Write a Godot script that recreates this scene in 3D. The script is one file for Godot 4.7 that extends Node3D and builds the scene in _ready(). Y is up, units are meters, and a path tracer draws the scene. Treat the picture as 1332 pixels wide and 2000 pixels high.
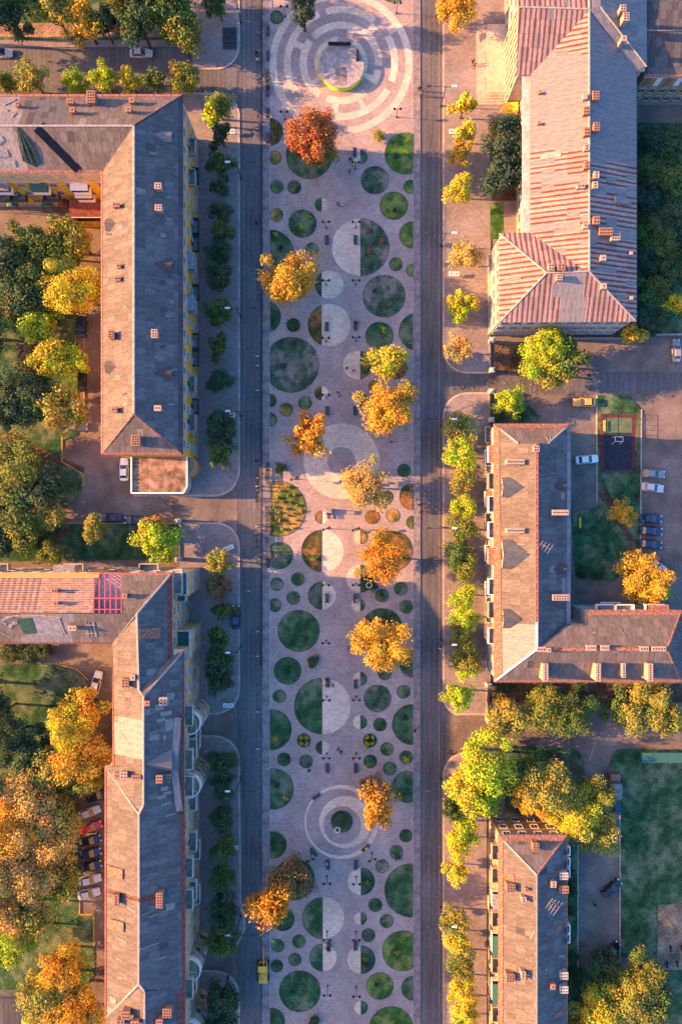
extends Node3D
# A boulevard seen from a drone: y up, metres, 10 plan units of the survey tables = 1 m, tables are taken from 150 m straight above.

const CAM_H := 150.0
const DEG := PI / 180.0
const EAST := Vector2(1, 0)

class MB:
	# collects flat-shaded faces; faces are given counter-clockwise as seen from outside
	var v := PackedVector3Array()
	var n := PackedVector3Array()
	var t := PackedVector2Array()
	var c := PackedColorArray()
	var col := Color(1, 1, 1)
	func tri(a: Vector3, b: Vector3, d: Vector3, ua := Vector2.ZERO, ub := Vector2.ZERO, ud := Vector2.ZERO) -> void:
		var m := (b - a).cross(d - a)
		if m.length_squared() < 1e-14:
			return
		m = m.normalized()
		v.append(a); v.append(d); v.append(b)
		t.append(ua); t.append(ud); t.append(ub)
		for i in 3:
			n.append(m); c.append(col)
	func quad(a: Vector3, b: Vector3, d: Vector3, e: Vector3) -> void:
		tri(a, b, d, Vector2(0, 0), Vector2(1, 0), Vector2(1, 1))
		tri(a, d, e, Vector2(0, 0), Vector2(1, 1), Vector2(0, 1))
	func box(o: Vector3, s: Vector3, b := Basis()) -> void:
		var h := s * 0.5
		var p := []
		for k in 8:
			p.append(o + b * Vector3(h.x if k & 1 else -h.x, h.y if k & 2 else -h.y, h.z if k & 4 else -h.z))
		quad(p[4], p[5], p[7], p[6]); quad(p[1], p[0], p[2], p[3])
		quad(p[5], p[1], p[3], p[7]); quad(p[0], p[4], p[6], p[2])
		quad(p[6], p[7], p[3], p[2]); quad(p[0], p[1], p[5], p[4])
	func chamfer(o: Vector3, s: Vector3, r: float, b := Basis()) -> void:
		# a box whose upper edges are cut
		var h := s * 0.5
		var lo := []
		var mi := []
		var hi := []
		for k in [[-1, 1], [1, 1], [1, -1], [-1, -1]]:
			lo.append(o + b * Vector3(k[0] * h.x, -h.y, k[1] * h.z))
			mi.append(o + b * Vector3(k[0] * h.x, h.y - r, k[1] * h.z))
			hi.append(o + b * Vector3(k[0] * (h.x - r), h.y, k[1] * (h.z - r)))
		for k in 4:
			var j := (k + 1) % 4
			quad(lo[k], lo[j], mi[j], mi[k]); quad(mi[k], mi[j], hi[j], hi[k])
		quad(hi[0], hi[1], hi[2], hi[3]); quad(lo[3], lo[2], lo[1], lo[0])
	func tube(a: Vector3, b: Vector3, ra: float, rb: float, k := 8, ends := true) -> void:
		var z := (b - a).normalized()
		var x := z.cross(Vector3.UP if absf(z.y) < 0.9 else Vector3.RIGHT).normalized()
		var y := z.cross(x)
		for i in k:
			var f := TAU * i / k
			var g := TAU * (i + 1) / k
			var d0 := x * cos(f) + y * sin(f)
			var d1 := x * cos(g) + y * sin(g)
			quad(a + d0 * ra, a + d1 * ra, b + d1 * rb, b + d0 * rb)
			if ends:
				tri(b, b + d0 * rb, b + d1 * rb); tri(a, a + d1 * ra, a + d0 * ra)
	func lathe(o: Vector3, prof: Array, k := 12) -> void:
		for j in prof.size() - 1:
			var p: Vector2 = prof[j]
			var q: Vector2 = prof[j + 1]
			for i in k:
				var f := -TAU * i / k
				var g := -TAU * (i + 1) / k
				var a := o + Vector3(cos(f) * p.x, p.y, sin(f) * p.x)
				var b := o + Vector3(cos(g) * p.x, p.y, sin(g) * p.x)
				var d := o + Vector3(cos(g) * q.x, q.y, sin(g) * q.x)
				var e := o + Vector3(cos(f) * q.x, q.y, sin(f) * q.x)
				quad(a, b, d, e)
	func sheet(poly: PackedVector2Array, y: float) -> void:
		var idx := Geometry2D.triangulate_polygon(poly)
		for i in range(0, idx.size(), 3):
			var a := poly[idx[i]]
			var b := poly[idx[i + 1]]
			var d := poly[idx[i + 2]]
			if (b - a).cross(d - a) > 0.0:
				var s := b
				b = d
				d = s
			tri(Vector3(a.x, y, a.y), Vector3(b.x, y, b.y), Vector3(d.x, y, d.y))
	func prism(poly: PackedVector2Array, y0: float, y1: float, top := true) -> void:
		# upright slab over an outline in x, z
		if top:
			sheet(poly, y1)
		var flip := Geometry2D.is_polygon_clockwise(poly)
		for i in poly.size():
			var a := poly[i]
			var b := poly[(i + 1) % poly.size()]
			if flip:
				quad(Vector3(a.x, y0, a.y), Vector3(b.x, y0, b.y), Vector3(b.x, y1, b.y), Vector3(a.x, y1, a.y))
			else:
				quad(Vector3(b.x, y0, b.y), Vector3(a.x, y0, a.y), Vector3(a.x, y1, a.y), Vector3(b.x, y1, b.y))
	func add_to(m: ArrayMesh, mat: Material, colors := false) -> void:
		if v.is_empty():
			return
		var arr := []
		arr.resize(Mesh.ARRAY_MAX)
		arr[Mesh.ARRAY_VERTEX] = v
		arr[Mesh.ARRAY_NORMAL] = n
		arr[Mesh.ARRAY_TEX_UV] = t
		if colors:
			arr[Mesh.ARRAY_COLOR] = c
		m.add_surface_from_arrays(Mesh.PRIMITIVE_TRIANGLES, arr)
		m.surface_set_material(m.get_surface_count() - 1, mat)
	func mesh(mat: Material, colors := false) -> ArrayMesh:
		var m := ArrayMesh.new()
		add_to(m, mat, colors)
		return m

var used := {}
var M := {}
var T := {}
var rng := RandomNumberGenerator.new()
var crowns := {}
var trunks := []

# ---------------------------------------------------------------- places and nodes
func q(px: float, py: float, h := 0.0) -> Vector3:
	var k := (1.0 - h / CAM_H) * 0.1
	return Vector3((px - 666.0) * k, h, (py - 1000.0) * k)

func q2(px: float, py: float, h := 0.0) -> Vector2:
	var p := q(px, py, h)
	return Vector2(p.x, p.z)

func numbered(called: String) -> String:
	var k: int = used.get(called, 0)
	used[called] = k + 1
	return called if k == 0 else "%s_%03d" % [called, k]

func meta(o: Node3D, label: String, category: String, group := "") -> void:
	o.set_meta("label", label)
	o.set_meta("category", category)
	if group != "":
		o.set_meta("group", group)

func thing(called: String, label: String, category: String, group := "", at := Vector3.ZERO, turn := 0.0) -> Node3D:
	var o := Node3D.new()
	o.name = numbered(called)
	add_child(o)
	o.position = at
	o.rotation.y = turn
	meta(o, label, category, group)
	return o

func part(parent: Node3D, called: String, mesh: Mesh, tf := Transform3D(), over: Material = null) -> MeshInstance3D:
	var o := MeshInstance3D.new()
	o.name = called
	o.mesh = mesh
	o.transform = tf
	if over:
		o.material_override = over
	parent.add_child(o, true)
	return o

func single(called: String, mesh: Mesh, label: String, category: String, group := "", at := Vector3.ZERO, turn := 0.0) -> MeshInstance3D:
	var o := MeshInstance3D.new()
	o.name = numbered(called)
	o.mesh = mesh
	add_child(o)
	o.position = at
	o.rotation.y = turn
	meta(o, label, category, group)
	return o

func struct(called: String, mesh: Mesh, label := "") -> MeshInstance3D:
	var o := MeshInstance3D.new()
	o.name = numbered(called)
	o.mesh = mesh
	o.set_meta("kind", "structure")
	if label != "":
		o.set_meta("label", label)
	add_child(o)
	return o

func copy(o: Node3D, at: Vector3, turn := 0.0, label := "", group := "") -> Node3D:
	var c: Node3D = o.duplicate()
	c.name = numbered(String(o.name).rstrip("0123456789").trim_suffix("_"))
	add_child(c)
	c.position = at
	c.rotation.y = turn
	if label != "":
		c.set_meta("label", label)
	if group != "":
		c.set_meta("group", group)
	return c

func outline(pts: Array) -> PackedVector2Array:
	# plan outline in survey units; a third number rounds that corner
	var out := PackedVector2Array()
	var k := pts.size()
	for i in k:
		var p := Vector2(pts[i][0], pts[i][1])
		var r: float = pts[i][2] if pts[i].size() > 2 else 0.0
		if r <= 0.0:
			out.append((p - Vector2(666, 1000)) * 0.1)
			continue
		var a := (Vector2(pts[(i + k - 1) % k][0], pts[(i + k - 1) % k][1]) - p).normalized()
		var b := (Vector2(pts[(i + 1) % k][0], pts[(i + 1) % k][1]) - p).normalized()
		for s in 9:
			var f := s / 8.0
			var e := p + a * r * (1 - f) * (1 - f) + b * r * f * f
			out.append((e - Vector2(666, 1000)) * 0.1)
	return out

func circle(px: float, py: float, r: float, k := 48) -> PackedVector2Array:
	var out := PackedVector2Array()
	for i in k:
		out.append((Vector2(px - 666, py - 1000) + Vector2.from_angle(TAU * i / k) * r) * 0.1)
	return out

func rect(x0: float, y0: float, x1: float, y1: float) -> PackedVector2Array:
	return outline([[x0, y0], [x1, y0], [x1, y1], [x0, y1]])

func slab(poly: PackedVector2Array, y0: float, y1: float, mat: Material) -> ArrayMesh:
	var m := MB.new()
	m.prism(poly, y0, y1)
	return m.mesh(mat)

# ---------------------------------------------------------------- textures and materials
func lin(r: float, g: float, b: float) -> Color:
	return Color(r, g, b).linear_to_srgb()

func noise(sd: int, freq: float, oct := 4) -> FastNoiseLite:
	var f := FastNoiseLite.new()
	f.seed = sd
	f.frequency = freq
	f.noise_type = FastNoiseLite.TYPE_SIMPLEX_SMOOTH
	f.fractal_octaves = oct
	return f

func tex(key: String) -> ImageTexture:
	if T.has(key):
		return T[key]
	var s := 512
	var img := Image.create(s, s, false, Image.FORMAT_RGB8)
	var a := noise(hash(key) % 1000, 0.012).get_seamless_image(s, s)
	var b := noise(hash(key) % 1000 + 7, 0.11, 3).get_seamless_image(s, s)
	var c := noise(hash(key) % 1000 + 13, 0.004, 3).get_seamless_image(s, s)
	var r := RandomNumberGenerator.new()
	r.seed = hash(key)
	var tones := PackedFloat32Array()
	for i in 8192:
		tones.append(r.randf())
	for y in s:
		for x in s:
			var na := a.get_pixel(x, y).r
			var nb := b.get_pixel(x, y).r
			var nc := c.get_pixel(x, y).r
			var o := Color(1, 1, 1)
			match key:
				"asphalt":
					var w := 0.72 + 0.22 * (nc - 0.5) + 0.14 * (na - 0.5) + 0.18 * (nb - 0.5)
					if absf(na - 0.5) < 0.006 and nc > 0.5:
						w *= 0.72
					o = Color(w, w, w)
				"road":
					var streak := b.get_pixel(x, (y / 24) % s).r
					var w0 := 0.76 + 0.16 * (nc - 0.5) + 0.10 * (na - 0.5) + 0.14 * (nb - 0.5) + 0.22 * (streak - 0.5)
					if absf(na - 0.5) < 0.004 and nc > 0.52:
						w0 *= 0.74
					o = Color(w0, w0, w0)
				"paver":
					var row := y / 6
					var bx := (x + (row % 2) * 6) / 12
					var w := 0.76 + 0.10 * tones[(row * 43 + bx) % 8192] + 0.10 * (na - 0.5) + 0.10 * (nc - 0.5)
					if y % 6 == 0 or (x + (row % 2) * 6) % 12 == 0:
						w *= 0.86
					o = Color(w, w * (0.985 + 0.03 * nb), w * (0.99 + 0.02 * nc))
				"slabs":
					var row2 := y / 16
					var bx2 := x / 16
					var w2 := 0.74 + 0.12 * tones[(row2 * 37 + bx2) % 8192] + 0.22 * (na - 0.5) + 0.1 * (nb - 0.5)
					if y % 16 == 0 or x % 16 == 0:
						w2 *= 0.8
					o = Color(w2, w2, w2)
				"grass":
					var w3 := 0.68 + 0.7 * (nb - 0.5) + 0.42 * (na - 0.5) + 0.25 * (nc - 0.5) + 0.22 * (tones[(x * 7 + y * 131) % 8192] - 0.5)
					var dry := clampf((nc - 0.42) * 2.2 + (na - 0.45) * 1.4 + (nb - 0.5) * 0.6, 0.0, 1.0)
					o = Color(w3 * lerpf(0.78, 1.32, dry), w3 * lerpf(0.96, 1.02, dry), w3 * lerpf(0.85, 1.05, dry))
				"dirt":
					var w4 := 0.55 + 0.5 * (na - 0.5) + 0.5 * (nb - 0.5) + 0.3 * nc
					o = Color(w4, w4 * 0.97, w4 * 0.93)
				"slate":
					var st := b.get_pixel(x, (y / 9) % s).r
					var w5 := 0.78 + 0.22 * (na - 0.5) + 0.16 * (st - 0.5) + 0.16 * (nc - 0.5)
					if x % 64 < 7:
						w5 *= 0.90
					o = Color(w5, w5 * 0.99, w5 * 0.98)
				"rust":
					# one sheet wide: a rusted band with a ragged edge beside bare galvanised metal
					var u := float(x) / s
					var rag := b.get_pixel(x, (y * 3) % s).r
					var k := clampf((0.23 + 0.16 * (na - 0.5) + 0.30 * (rag - 0.5) + 0.14 * (nc - 0.5) - absf(u - 0.5)) * 16.0, 0.0, 1.0) * clampf(0.72 + (nb - 0.35) * 2.0, 0.4, 1.0)
					o = Color(0.80, 0.78, 0.77).lerp(Color(0.60 + 0.2 * (nb - 0.5), 0.29 + 0.14 * (nb - 0.5), 0.17), k)
					o = o * (0.92 + 0.16 * rag)
					var rib := 0.93 if (x / 16) % 2 == 0 else 1.0
					o = Color(o.r * rib, o.g * rib, o.b * rib)
				"rustall":
					var k2 := clampf((na - 0.36) * 3.0 + (nb - 0.5) * 1.6, 0.0, 1.0)
					o = Color(0.92, 0.86, 0.82).lerp(Color(0.70, 0.46, 0.37), k2)
				"wall":
					var w6 := 0.78 + 0.22 * (na - 0.5) + 0.12 * (nb - 0.5) + 0.14 * nc
					o = Color(w6, w6 * 0.985, w6 * 0.96)
				"brick":
					var row3 := y / 16
					var bx3 := (x + (row3 % 2) * 16) / 32
					var w7 := 0.6 + 0.35 * tones[(row3 * 17 + bx3) % 8192] + 0.2 * (nb - 0.5)
					o = Color(w7, w7, w7) if y % 16 > 1 and (x + (row3 % 2) * 16) % 32 > 1 else Color(0.8, 0.85, 0.9)
				"tarp":
					var w8 := 0.7 + 0.4 * (na - 0.5) + 0.2 * (nc - 0.5)
					o = Color(w8, w8, w8)
				"litter":
					var w9 := 0.45 + 0.8 * (nb - 0.5) + 0.3 * na
					o = Color(w9 * 1.1, w9 * lerpf(0.5, 0.95, nc), w9 * 0.45)
			img.set_pixel(x, y, o)
	T[key] = ImageTexture.create_from_image(img)
	return T[key]

func mat(key: String, c := Color(1, 1, 1), rough := 0.9, texture := "", span := 10.0, tri := true) -> StandardMaterial3D:
	if M.has(key):
		return M[key]
	var m := StandardMaterial3D.new()
	m.resource_name = key
	m.albedo_color = c
	m.roughness = rough
	m.metallic_specular = 0.35
	if texture != "":
		m.albedo_texture = tex(texture)
		if tri:
			m.uv1_triplanar = true
			m.uv1_world_triplanar = true
			m.uv1_scale = Vector3.ONE / span
	M[key] = m
	return m

func _ready() -> void:
	# camera: a drone looking straight down from 150 m
	var cam := Camera3D.new()
	cam.name = "camera"
	cam.position = Vector3(0, CAM_H, 0)
	cam.rotation = Vector3(-PI / 2, 0, 0)
	cam.fov = 2.0 * atan(100.0 / CAM_H) / DEG
	cam.near = 1.0
	cam.far = 2500.0
	add_child(cam)
	cam.current = true
	# sky and exposure
	var sky_mat := ProceduralSkyMaterial.new()
	sky_mat.sky_top_color = lin(0.045, 0.148, 0.365)
	sky_mat.sky_horizon_color = lin(0.15, 0.22, 0.33)
	sky_mat.sky_curve = 0.18
	sky_mat.ground_bottom_color = lin(0.10, 0.10, 0.10)
	sky_mat.ground_horizon_color = lin(0.25, 0.22, 0.22)
	sky_mat.sun_angle_max = 72.0
	sky_mat.sun_curve = 0.55
	var env := Environment.new()
	env.background_mode = Environment.BG_SKY
	env.sky = Sky.new()
	env.sky.sky_material = sky_mat
	env.tonemap_mode = Environment.TONE_MAPPER_LINEAR
	env.tonemap_exposure = 4.3
	env.sdfgi_enabled = true
	env.ssao_enabled = true
	env.ssil_enabled = true
	var we := WorldEnvironment.new()
	we.name = "environment"
	we.environment = env
	add_child(we)
	# low evening sun from the west
	var sun := DirectionalLight3D.new()
	sun.name = "sun"
	sun.light_color = lin(1.0, 0.49, 0.19)
	sun.light_energy = 1.6
	sun.light_angular_distance = 0.5
	sun.shadow_enabled = true
	sun.directional_shadow_max_distance = 500.0
	add_child(sun)
	var el := 19.5 * DEG
	var az := 4.0 * DEG
	sun.look_at_from_position(Vector3(0, 100, 0), Vector3(0, 100, 0) + Vector3(cos(el) * cos(az), -sin(el), cos(el) * sin(az)))
	rng.seed = 20231
	materials()
	make_crowns()
	# large structure
	ground()
	plaza()
	north_west_building()
	south_west_building()
	school()
	east_building()
	south_east_building()
	outer_buildings()
	# objects
	trees()
	stage()
	yards()
	lamps_and_benches()
	cars()
	people()
	small_things()

func materials() -> void:
	mat("asphalt", lin(0.205, 0.192, 0.190), 0.92, "road", 41.0)
	mat("asphalt_yard", lin(0.33, 0.265, 0.225), 0.93, "asphalt", 23.0)
	mat("pavement", lin(0.38, 0.32, 0.30), 0.9, "paver", 29.0)
	mat("plaza", lin(0.505, 0.40, 0.355), 0.88, "paver", 23.0)
	mat("promenade", lin(0.34, 0.295, 0.285), 0.9, "slabs", 12.0)
	mat("pale_paving", lin(0.90, 0.71, 0.53), 0.85, "paver", 27.0)
	mat("kerb", lin(0.60, 0.47, 0.40), 0.85, "wall", 5.0)
	mat("yellow_kerb", lin(0.55, 0.38, 0.10), 0.8, "wall", 5.0)
	mat("grass", lin(0.120, 0.230, 0.120), 1.0, "grass", 17.0)
	mat("grass_bright", lin(0.15, 0.29, 0.07), 1.0, "grass", 15.0)
	mat("ground_cover", lin(0.085, 0.17, 0.11), 1.0, "grass", 16.0)
	mat("grass_dry", lin(0.36, 0.30, 0.09), 1.0, "grass", 14.0)
	mat("grass_red", lin(0.27, 0.175, 0.06), 1.0, "grass", 13.0)
	mat("grass_grey", lin(0.19, 0.24, 0.18), 1.0, "grass", 15.0)
	mat("earth", lin(0.20, 0.14, 0.10), 1.0, "dirt", 24.0)
	mat("sand", lin(0.50, 0.36, 0.26), 1.0, "dirt", 26.0)
	mat("litter", lin(0.42, 0.25, 0.08), 1.0, "litter", 4.0)
	mat("wall_yellow", lin(0.86, 0.53, 0.055), 0.9, "wall", 7.0)
	mat("wall_cream", lin(0.66, 0.53, 0.30), 0.9, "wall", 7.0)
	mat("wall_white", lin(0.66, 0.62, 0.56), 0.9, "wall", 7.0)
	mat("wall_grey", lin(0.42, 0.40, 0.37), 0.9, "wall", 7.0)
	mat("wall_ochre", lin(0.55, 0.36, 0.18), 0.9, "wall", 7.0)
	mat("trim", lin(0.66, 0.60, 0.52), 0.85, "wall", 5.0)
	mat("deck", lin(0.10, 0.09, 0.085), 1.0)
	for k in 4:
		var w: float = [0.165, 0.20, 0.235, 0.185][k]
		mat("slate%d" % k, lin(w * 0.92, w * 0.97, w), 0.85, "slate", 1.0, false)
	for k in 4:
		var w2: float = [0.185, 0.215, 0.25, 0.20][k]
		mat("slate_sunlit%d" % k, lin(w2 * 1.08, w2 * 0.93, w2 * 0.84), 0.85, "slate", 1.0, false)  # lighter, warmer copy of the slate: sunlight put into the colour
	mat("slate_new", lin(0.40, 0.375, 0.355), 0.7, "slate", 1.0, false)
	mat("slate_pale", lin(0.33, 0.325, 0.325), 0.7, "slate", 1.0, false)
	mat("slate_dark", lin(0.11, 0.105, 0.115), 0.8, "slate", 1.0, false)
	mat("rust_sheet0", lin(0.48, 0.45, 0.44), 0.6, "rust", 1.0, false)
	mat("rust_sheet1", lin(0.56, 0.52, 0.50), 0.6, "rust", 1.0, false)
	mat("rust_sheet2", lin(0.40, 0.38, 0.38), 0.6, "rust", 1.0, false)
	mat("zinc", lin(0.30, 0.30, 0.31), 0.5, "slate", 1.0, false)
	mat("zinc_pale", lin(0.36, 0.345, 0.34), 0.5, "slate", 1.0, false)
	mat("rust_band", lin(0.36, 0.25, 0.21), 0.7, "rustall", 3.0)
	mat("red_metal", lin(0.27, 0.115, 0.095), 0.6, "rustall", 4.0)
	mat("ridge_cap", lin(0.46, 0.43, 0.41), 0.6, "wall", 3.0)
	mat("dark_metal", lin(0.035, 0.037, 0.045), 0.5)
	mat("black_iron", lin(0.018, 0.020, 0.026), 0.55)
	mat("brick", lin(0.46, 0.25, 0.17), 0.95, "brick", 1.6)
	mat("brick_pale", lin(0.58, 0.43, 0.34), 0.95, "brick", 1.6)
	mat("vent_dark", lin(0.02, 0.018, 0.02), 1.0)
	mat("felt", lin(0.030, 0.032, 0.045), 0.9, "tarp", 3.0)
	mat("white_paint", lin(0.76, 0.74, 0.70), 0.6)
	mat("window_frame", lin(0.50, 0.46, 0.41), 0.6)
	mat("glass", lin(0.03, 0.04, 0.055), 0.08)
	M.glass.metallic_specular = 0.6
	mat("tarp_grey", lin(0.46, 0.45, 0.47), 0.5, "tarp", 3.0)
	mat("tarp_green", lin(0.05, 0.16, 0.12), 0.7, "tarp", 2.0)
	mat("batten", lin(0.62, 0.42, 0.30), 0.9, "wall", 2.0)
	mat("membrane", lin(0.56, 0.40, 0.36), 0.8, "tarp", 4.0)
	mat("red_beam", lin(0.55, 0.08, 0.12), 0.6)
	mat("orange_metal", lin(0.62, 0.27, 0.08), 0.5)
	mat("green_metal", lin(0.03, 0.115, 0.095), 0.6)
	mat("lime_paint", lin(0.50, 0.72, 0.05), 0.7)
	mat("stage_floor", lin(0.50, 0.44, 0.42), 0.8, "slabs", 9.0)
	mat("bench_wood", lin(0.055, 0.062, 0.085), 0.7)
	mat("bark", lin(0.09, 0.065, 0.05), 1.0)
	mat("tyre", lin(0.015, 0.015, 0.016), 0.9)
	mat("rim", lin(0.45, 0.45, 0.46), 0.35)
	mat("lamp_glass", lin(0.70, 0.68, 0.62), 0.3)
	mat("tail_red", lin(0.45, 0.02, 0.02), 0.3)
	mat("court_green", lin(0.13, 0.19, 0.11), 0.95, "wall", 4.0)
	mat("court_red", lin(0.13, 0.05, 0.055), 0.95, "wall", 4.0)
	mat("court_blue", lin(0.035, 0.045, 0.072), 0.95, "wall", 4.0)
	mat("yellow_paint", lin(0.72, 0.45, 0.04), 0.6)
	mat("roof_flat", lin(0.50, 0.35, 0.29), 0.9, "dirt", 15.0)
	mat("leaf_litter", Color(1, 1, 1), 0.95)
	M.leaf_litter.vertex_color_use_as_albedo = true
	mat("figure")
	M.figure.vertex_color_use_as_albedo = true
	var cars := {"white": [0.72, 0.71, 0.69], "silver": [0.50, 0.50, 0.50], "grey": [0.20, 0.22, 0.24], "navy": [0.02, 0.035, 0.085], "black": [0.012, 0.013, 0.016], "red": [0.45, 0.02, 0.025], "taxi": [0.66, 0.36, 0.05]}
	for k in cars:
		var m := mat("car_" + k, lin(cars[k][0], cars[k][1], cars[k][2]), 0.35)
		m.clearcoat_enabled = true
		m.clearcoat = 0.8
		m.clearcoat_roughness = 0.1
	var leaf := {
		"gold": [0.63, 0.355, 0.035], "yellow": [0.57, 0.48, 0.035], "orange": [0.60, 0.27, 0.03], "rust": [0.46, 0.16, 0.05], "pale": [0.54, 0.35, 0.095],
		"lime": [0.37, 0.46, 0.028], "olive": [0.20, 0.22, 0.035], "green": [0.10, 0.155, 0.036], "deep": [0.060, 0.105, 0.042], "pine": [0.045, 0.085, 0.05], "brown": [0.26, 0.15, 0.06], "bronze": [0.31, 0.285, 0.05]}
	for k in leaf:
		var m := mat("leaf_" + k, lin(leaf[k][0], leaf[k][1], leaf[k][2]), 0.75)
		m.vertex_color_use_as_albedo = true
		m.cull_mode = BaseMaterial3D.CULL_DISABLED
		m.backlight_enabled = true
		m.backlight = Color(0.45, 0.42, 0.25)

# ---------------------------------------------------------------- ground, roads, pavements
func kerb_line(called: String, pts: Array, w: float, m: Material, y0 := -0.14, y1 := 0.012, step := 1.0) -> void:
	# kerb stones along a line in survey units: each stone a piece of its own where it is long enough to see
	var poly := PackedVector2Array()
	for p in pts:
		poly.append(Vector2(p[0] - 666, p[1] - 1000) * 0.1)
	var mb := MB.new()
	for i in poly.size() - 1:
		var a := poly[i]
		var b := poly[i + 1]
		var d := (b - a).normalized()
		var o := d.orthogonal() * w * 0.5
		var k := maxi(1, int(a.distance_to(b) / step))
		for j in k:
			var s := a.lerp(b, float(j) / k) + d * 0.012
			var e := a.lerp(b, float(j + 1) / k) - d * 0.012
			mb.prism(PackedVector2Array([s + o, e + o, e - o, s - o]), y0, y1 + rng.randf_range(-0.006, 0.006))
	struct(called, mb.mesh(m))

func arc_pts(cx: float, cy: float, r: float, a0: float, a1: float, k := 8) -> Array:
	var out := []
	for i in k + 1:
		var a := deg_to_rad(lerpf(a0, a1, float(i) / k))
		out.append([cx + cos(a) * r, cy + sin(a) * r])
	return out

func ground() -> void:
	var g := MB.new()
	g.sheet(PackedVector2Array([Vector2(-900, -900), Vector2(900, -900), Vector2(900, 900), Vector2(-900, 900)]), -0.16)
	struct("ground", g.mesh(M.asphalt_yard), "worn asphalt and trodden earth between the buildings")
	struct("road", slab(rect(463, -900, 514, 2900), -0.15, -0.12, M.asphalt), "shaded asphalt road along the plaza")
	struct("road", slab(rect(804, -900, 870, 2900), -0.15, -0.12, M.asphalt), "asphalt road between the plaza and the rusty school")
	struct("road", slab(rect(-900, 92, 463, 182), -0.15, -0.12, M.asphalt), "side street beside the yellow building")
	struct("road", slab(rect(870, 726, 1500, 770), -0.15, -0.12, M.asphalt), "side street beside the rusty school")
	# raised pavements
	var walk := [
		[[[-900, -900], [467, -900], [467, 134, 44], [376, 134], [376, 92], [-900, 92]], "pavement", "paved corner under the dark trees"],
		[[[268, 183], [467, 183, 42], [467, 968, 48], [263, 968, 8], [263, 886], [268, 886]], "pavement", "shaded pavement along the yellow building"],
		[[[352, 1022], [467, 1022, 44], [467, 1394, 48], [352, 1394]], "pavement", "shaded pavement along the cream building with bay towers"],
		[[[352, 1438], [467, 1438, 48], [470, 1762], [478, 1790], [478, 1815], [462, 1855, 22], [352, 1855]], "pavement", "shaded pavement between the two archways"],
		[[[352, 1897], [467, 1897, 48], [470, 2900], [352, 2900]], "pavement", "shaded pavement beyond the second archway"],
		[[[866, -900], [1035, -900], [1035, 455], [958, 455], [958, 728], [866, 728, 46]], "pavement", "sunlit pavement in front of the rusty school"],
		[[[866, 768, 46], [958, 768], [958, 1395], [866, 1395, 34]], "pavement", "sunlit pavement in front of the building with two dormers"],
		[[[866, 1470, 46], [950, 1470], [950, 2900], [866, 2900]], "pavement", "sunlit pavement in front of the house with green awnings"]]
	for w in walk:
		struct("pavement", slab(outline(w[0]), -0.15, 0.0, M[w[1]]), w[2])
	struct("plaza_paving", slab(rect(527, -900, 806, 2900), -0.15, 0.004, M.plaza), "pinkish block paving of the pedestrian plaza")
	struct("promenade", slab(rect(512.5, -900, 527, 2900), -0.15, 0.0, M.promenade), "grey slab strip between the iron railing and the plaza")
	struct("promenade", slab(rect(806, -900, 821, 2900), -0.15, 0.0, M.promenade), "grey slab strip between the plaza and the sunlit road")
	# kerbs
	var L: Material = M.kerb
	var A := []
	A.append([[467, -600], [467, 90]] + arc_pts(423, 90, 44, 0, 90) + [[376, 134]])
	A.append([[300, 181]] + [[425, 183]] + arc_pts(425, 225, 42, -90, 0) + [[467, 920]] + arc_pts(419, 920, 48, 0, 90) + [[263, 968]])
	A.append([[356, 1022]] + arc_pts(423, 1066, 44, -90, 0) + [[467, 1346]] + arc_pts(419, 1346, 48, 0, 90) + [[390, 1394]])
	A.append([[390, 1438]] + arc_pts(419, 1486, 48, -90, 0) + [[470, 1762], [478, 1790], [478, 1815], [462, 1850]])
	A.append([[390, 1897]] + arc_pts(419, 1945, 48, -90, 0) + [[470, 2500]])
	A.append([[866, -600], [866, 682]] + arc_pts(912, 682, 46, 180, 90) + [[955, 728]])
	A.append([[955, 768]] + arc_pts(912, 814, 46, -90, -180) + [[866, 1361]] + arc_pts(900, 1361, 34, 180, 90) + [[950, 1395]])
	A.append([[950, 1470]] + arc_pts(912, 1516, 46, -90, -180) + [[866, 2500]])
	for a in A:
		kerb_line("kerb", a, 0.36, L)
	# inner flush kerb bands of light stone beside the road edge
	kerb_line("kerb", [[477.5, -600], [477.5, 900]], 0.12, M.promenade, -0.13, -0.105)
	kerb_line("kerb", [[857.5, -600], [857.5, 2500]], 0.16, M.promenade, -0.13, -0.105)
	kerb_line("kerb", [[527.3, -600], [527.3, 2500]], 0.10, M.kerb, -0.14, 0.018)
	kerb_line("kerb", [[806.3, -600], [806.3, 2500]], 0.10, M.kerb, -0.14, 0.018)

# ---------------------------------------------------------------- plaza: lawns, pale paving, labyrinth
func lawn(poly: PackedVector2Array, m: String, label: String) -> void:
	var bed := MB.new()
	bed.prism(poly, -0.05, 0.045)
	var o := struct("round_lawn", bed.mesh(M[m]), label)
	var edge := MB.new()
	var k := poly.size()
	for i in k:
		var a := poly[i]
		var b := poly[(i + 1) % k]
		var d := (b - a).normalized()
		var s := d.orthogonal() * 0.035
		edge.prism(PackedVector2Array([a + s, b + s, b - s, a - s]), -0.05, 0.075)
	part(o, "edging", edge.mesh(M.dark_metal))

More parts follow.
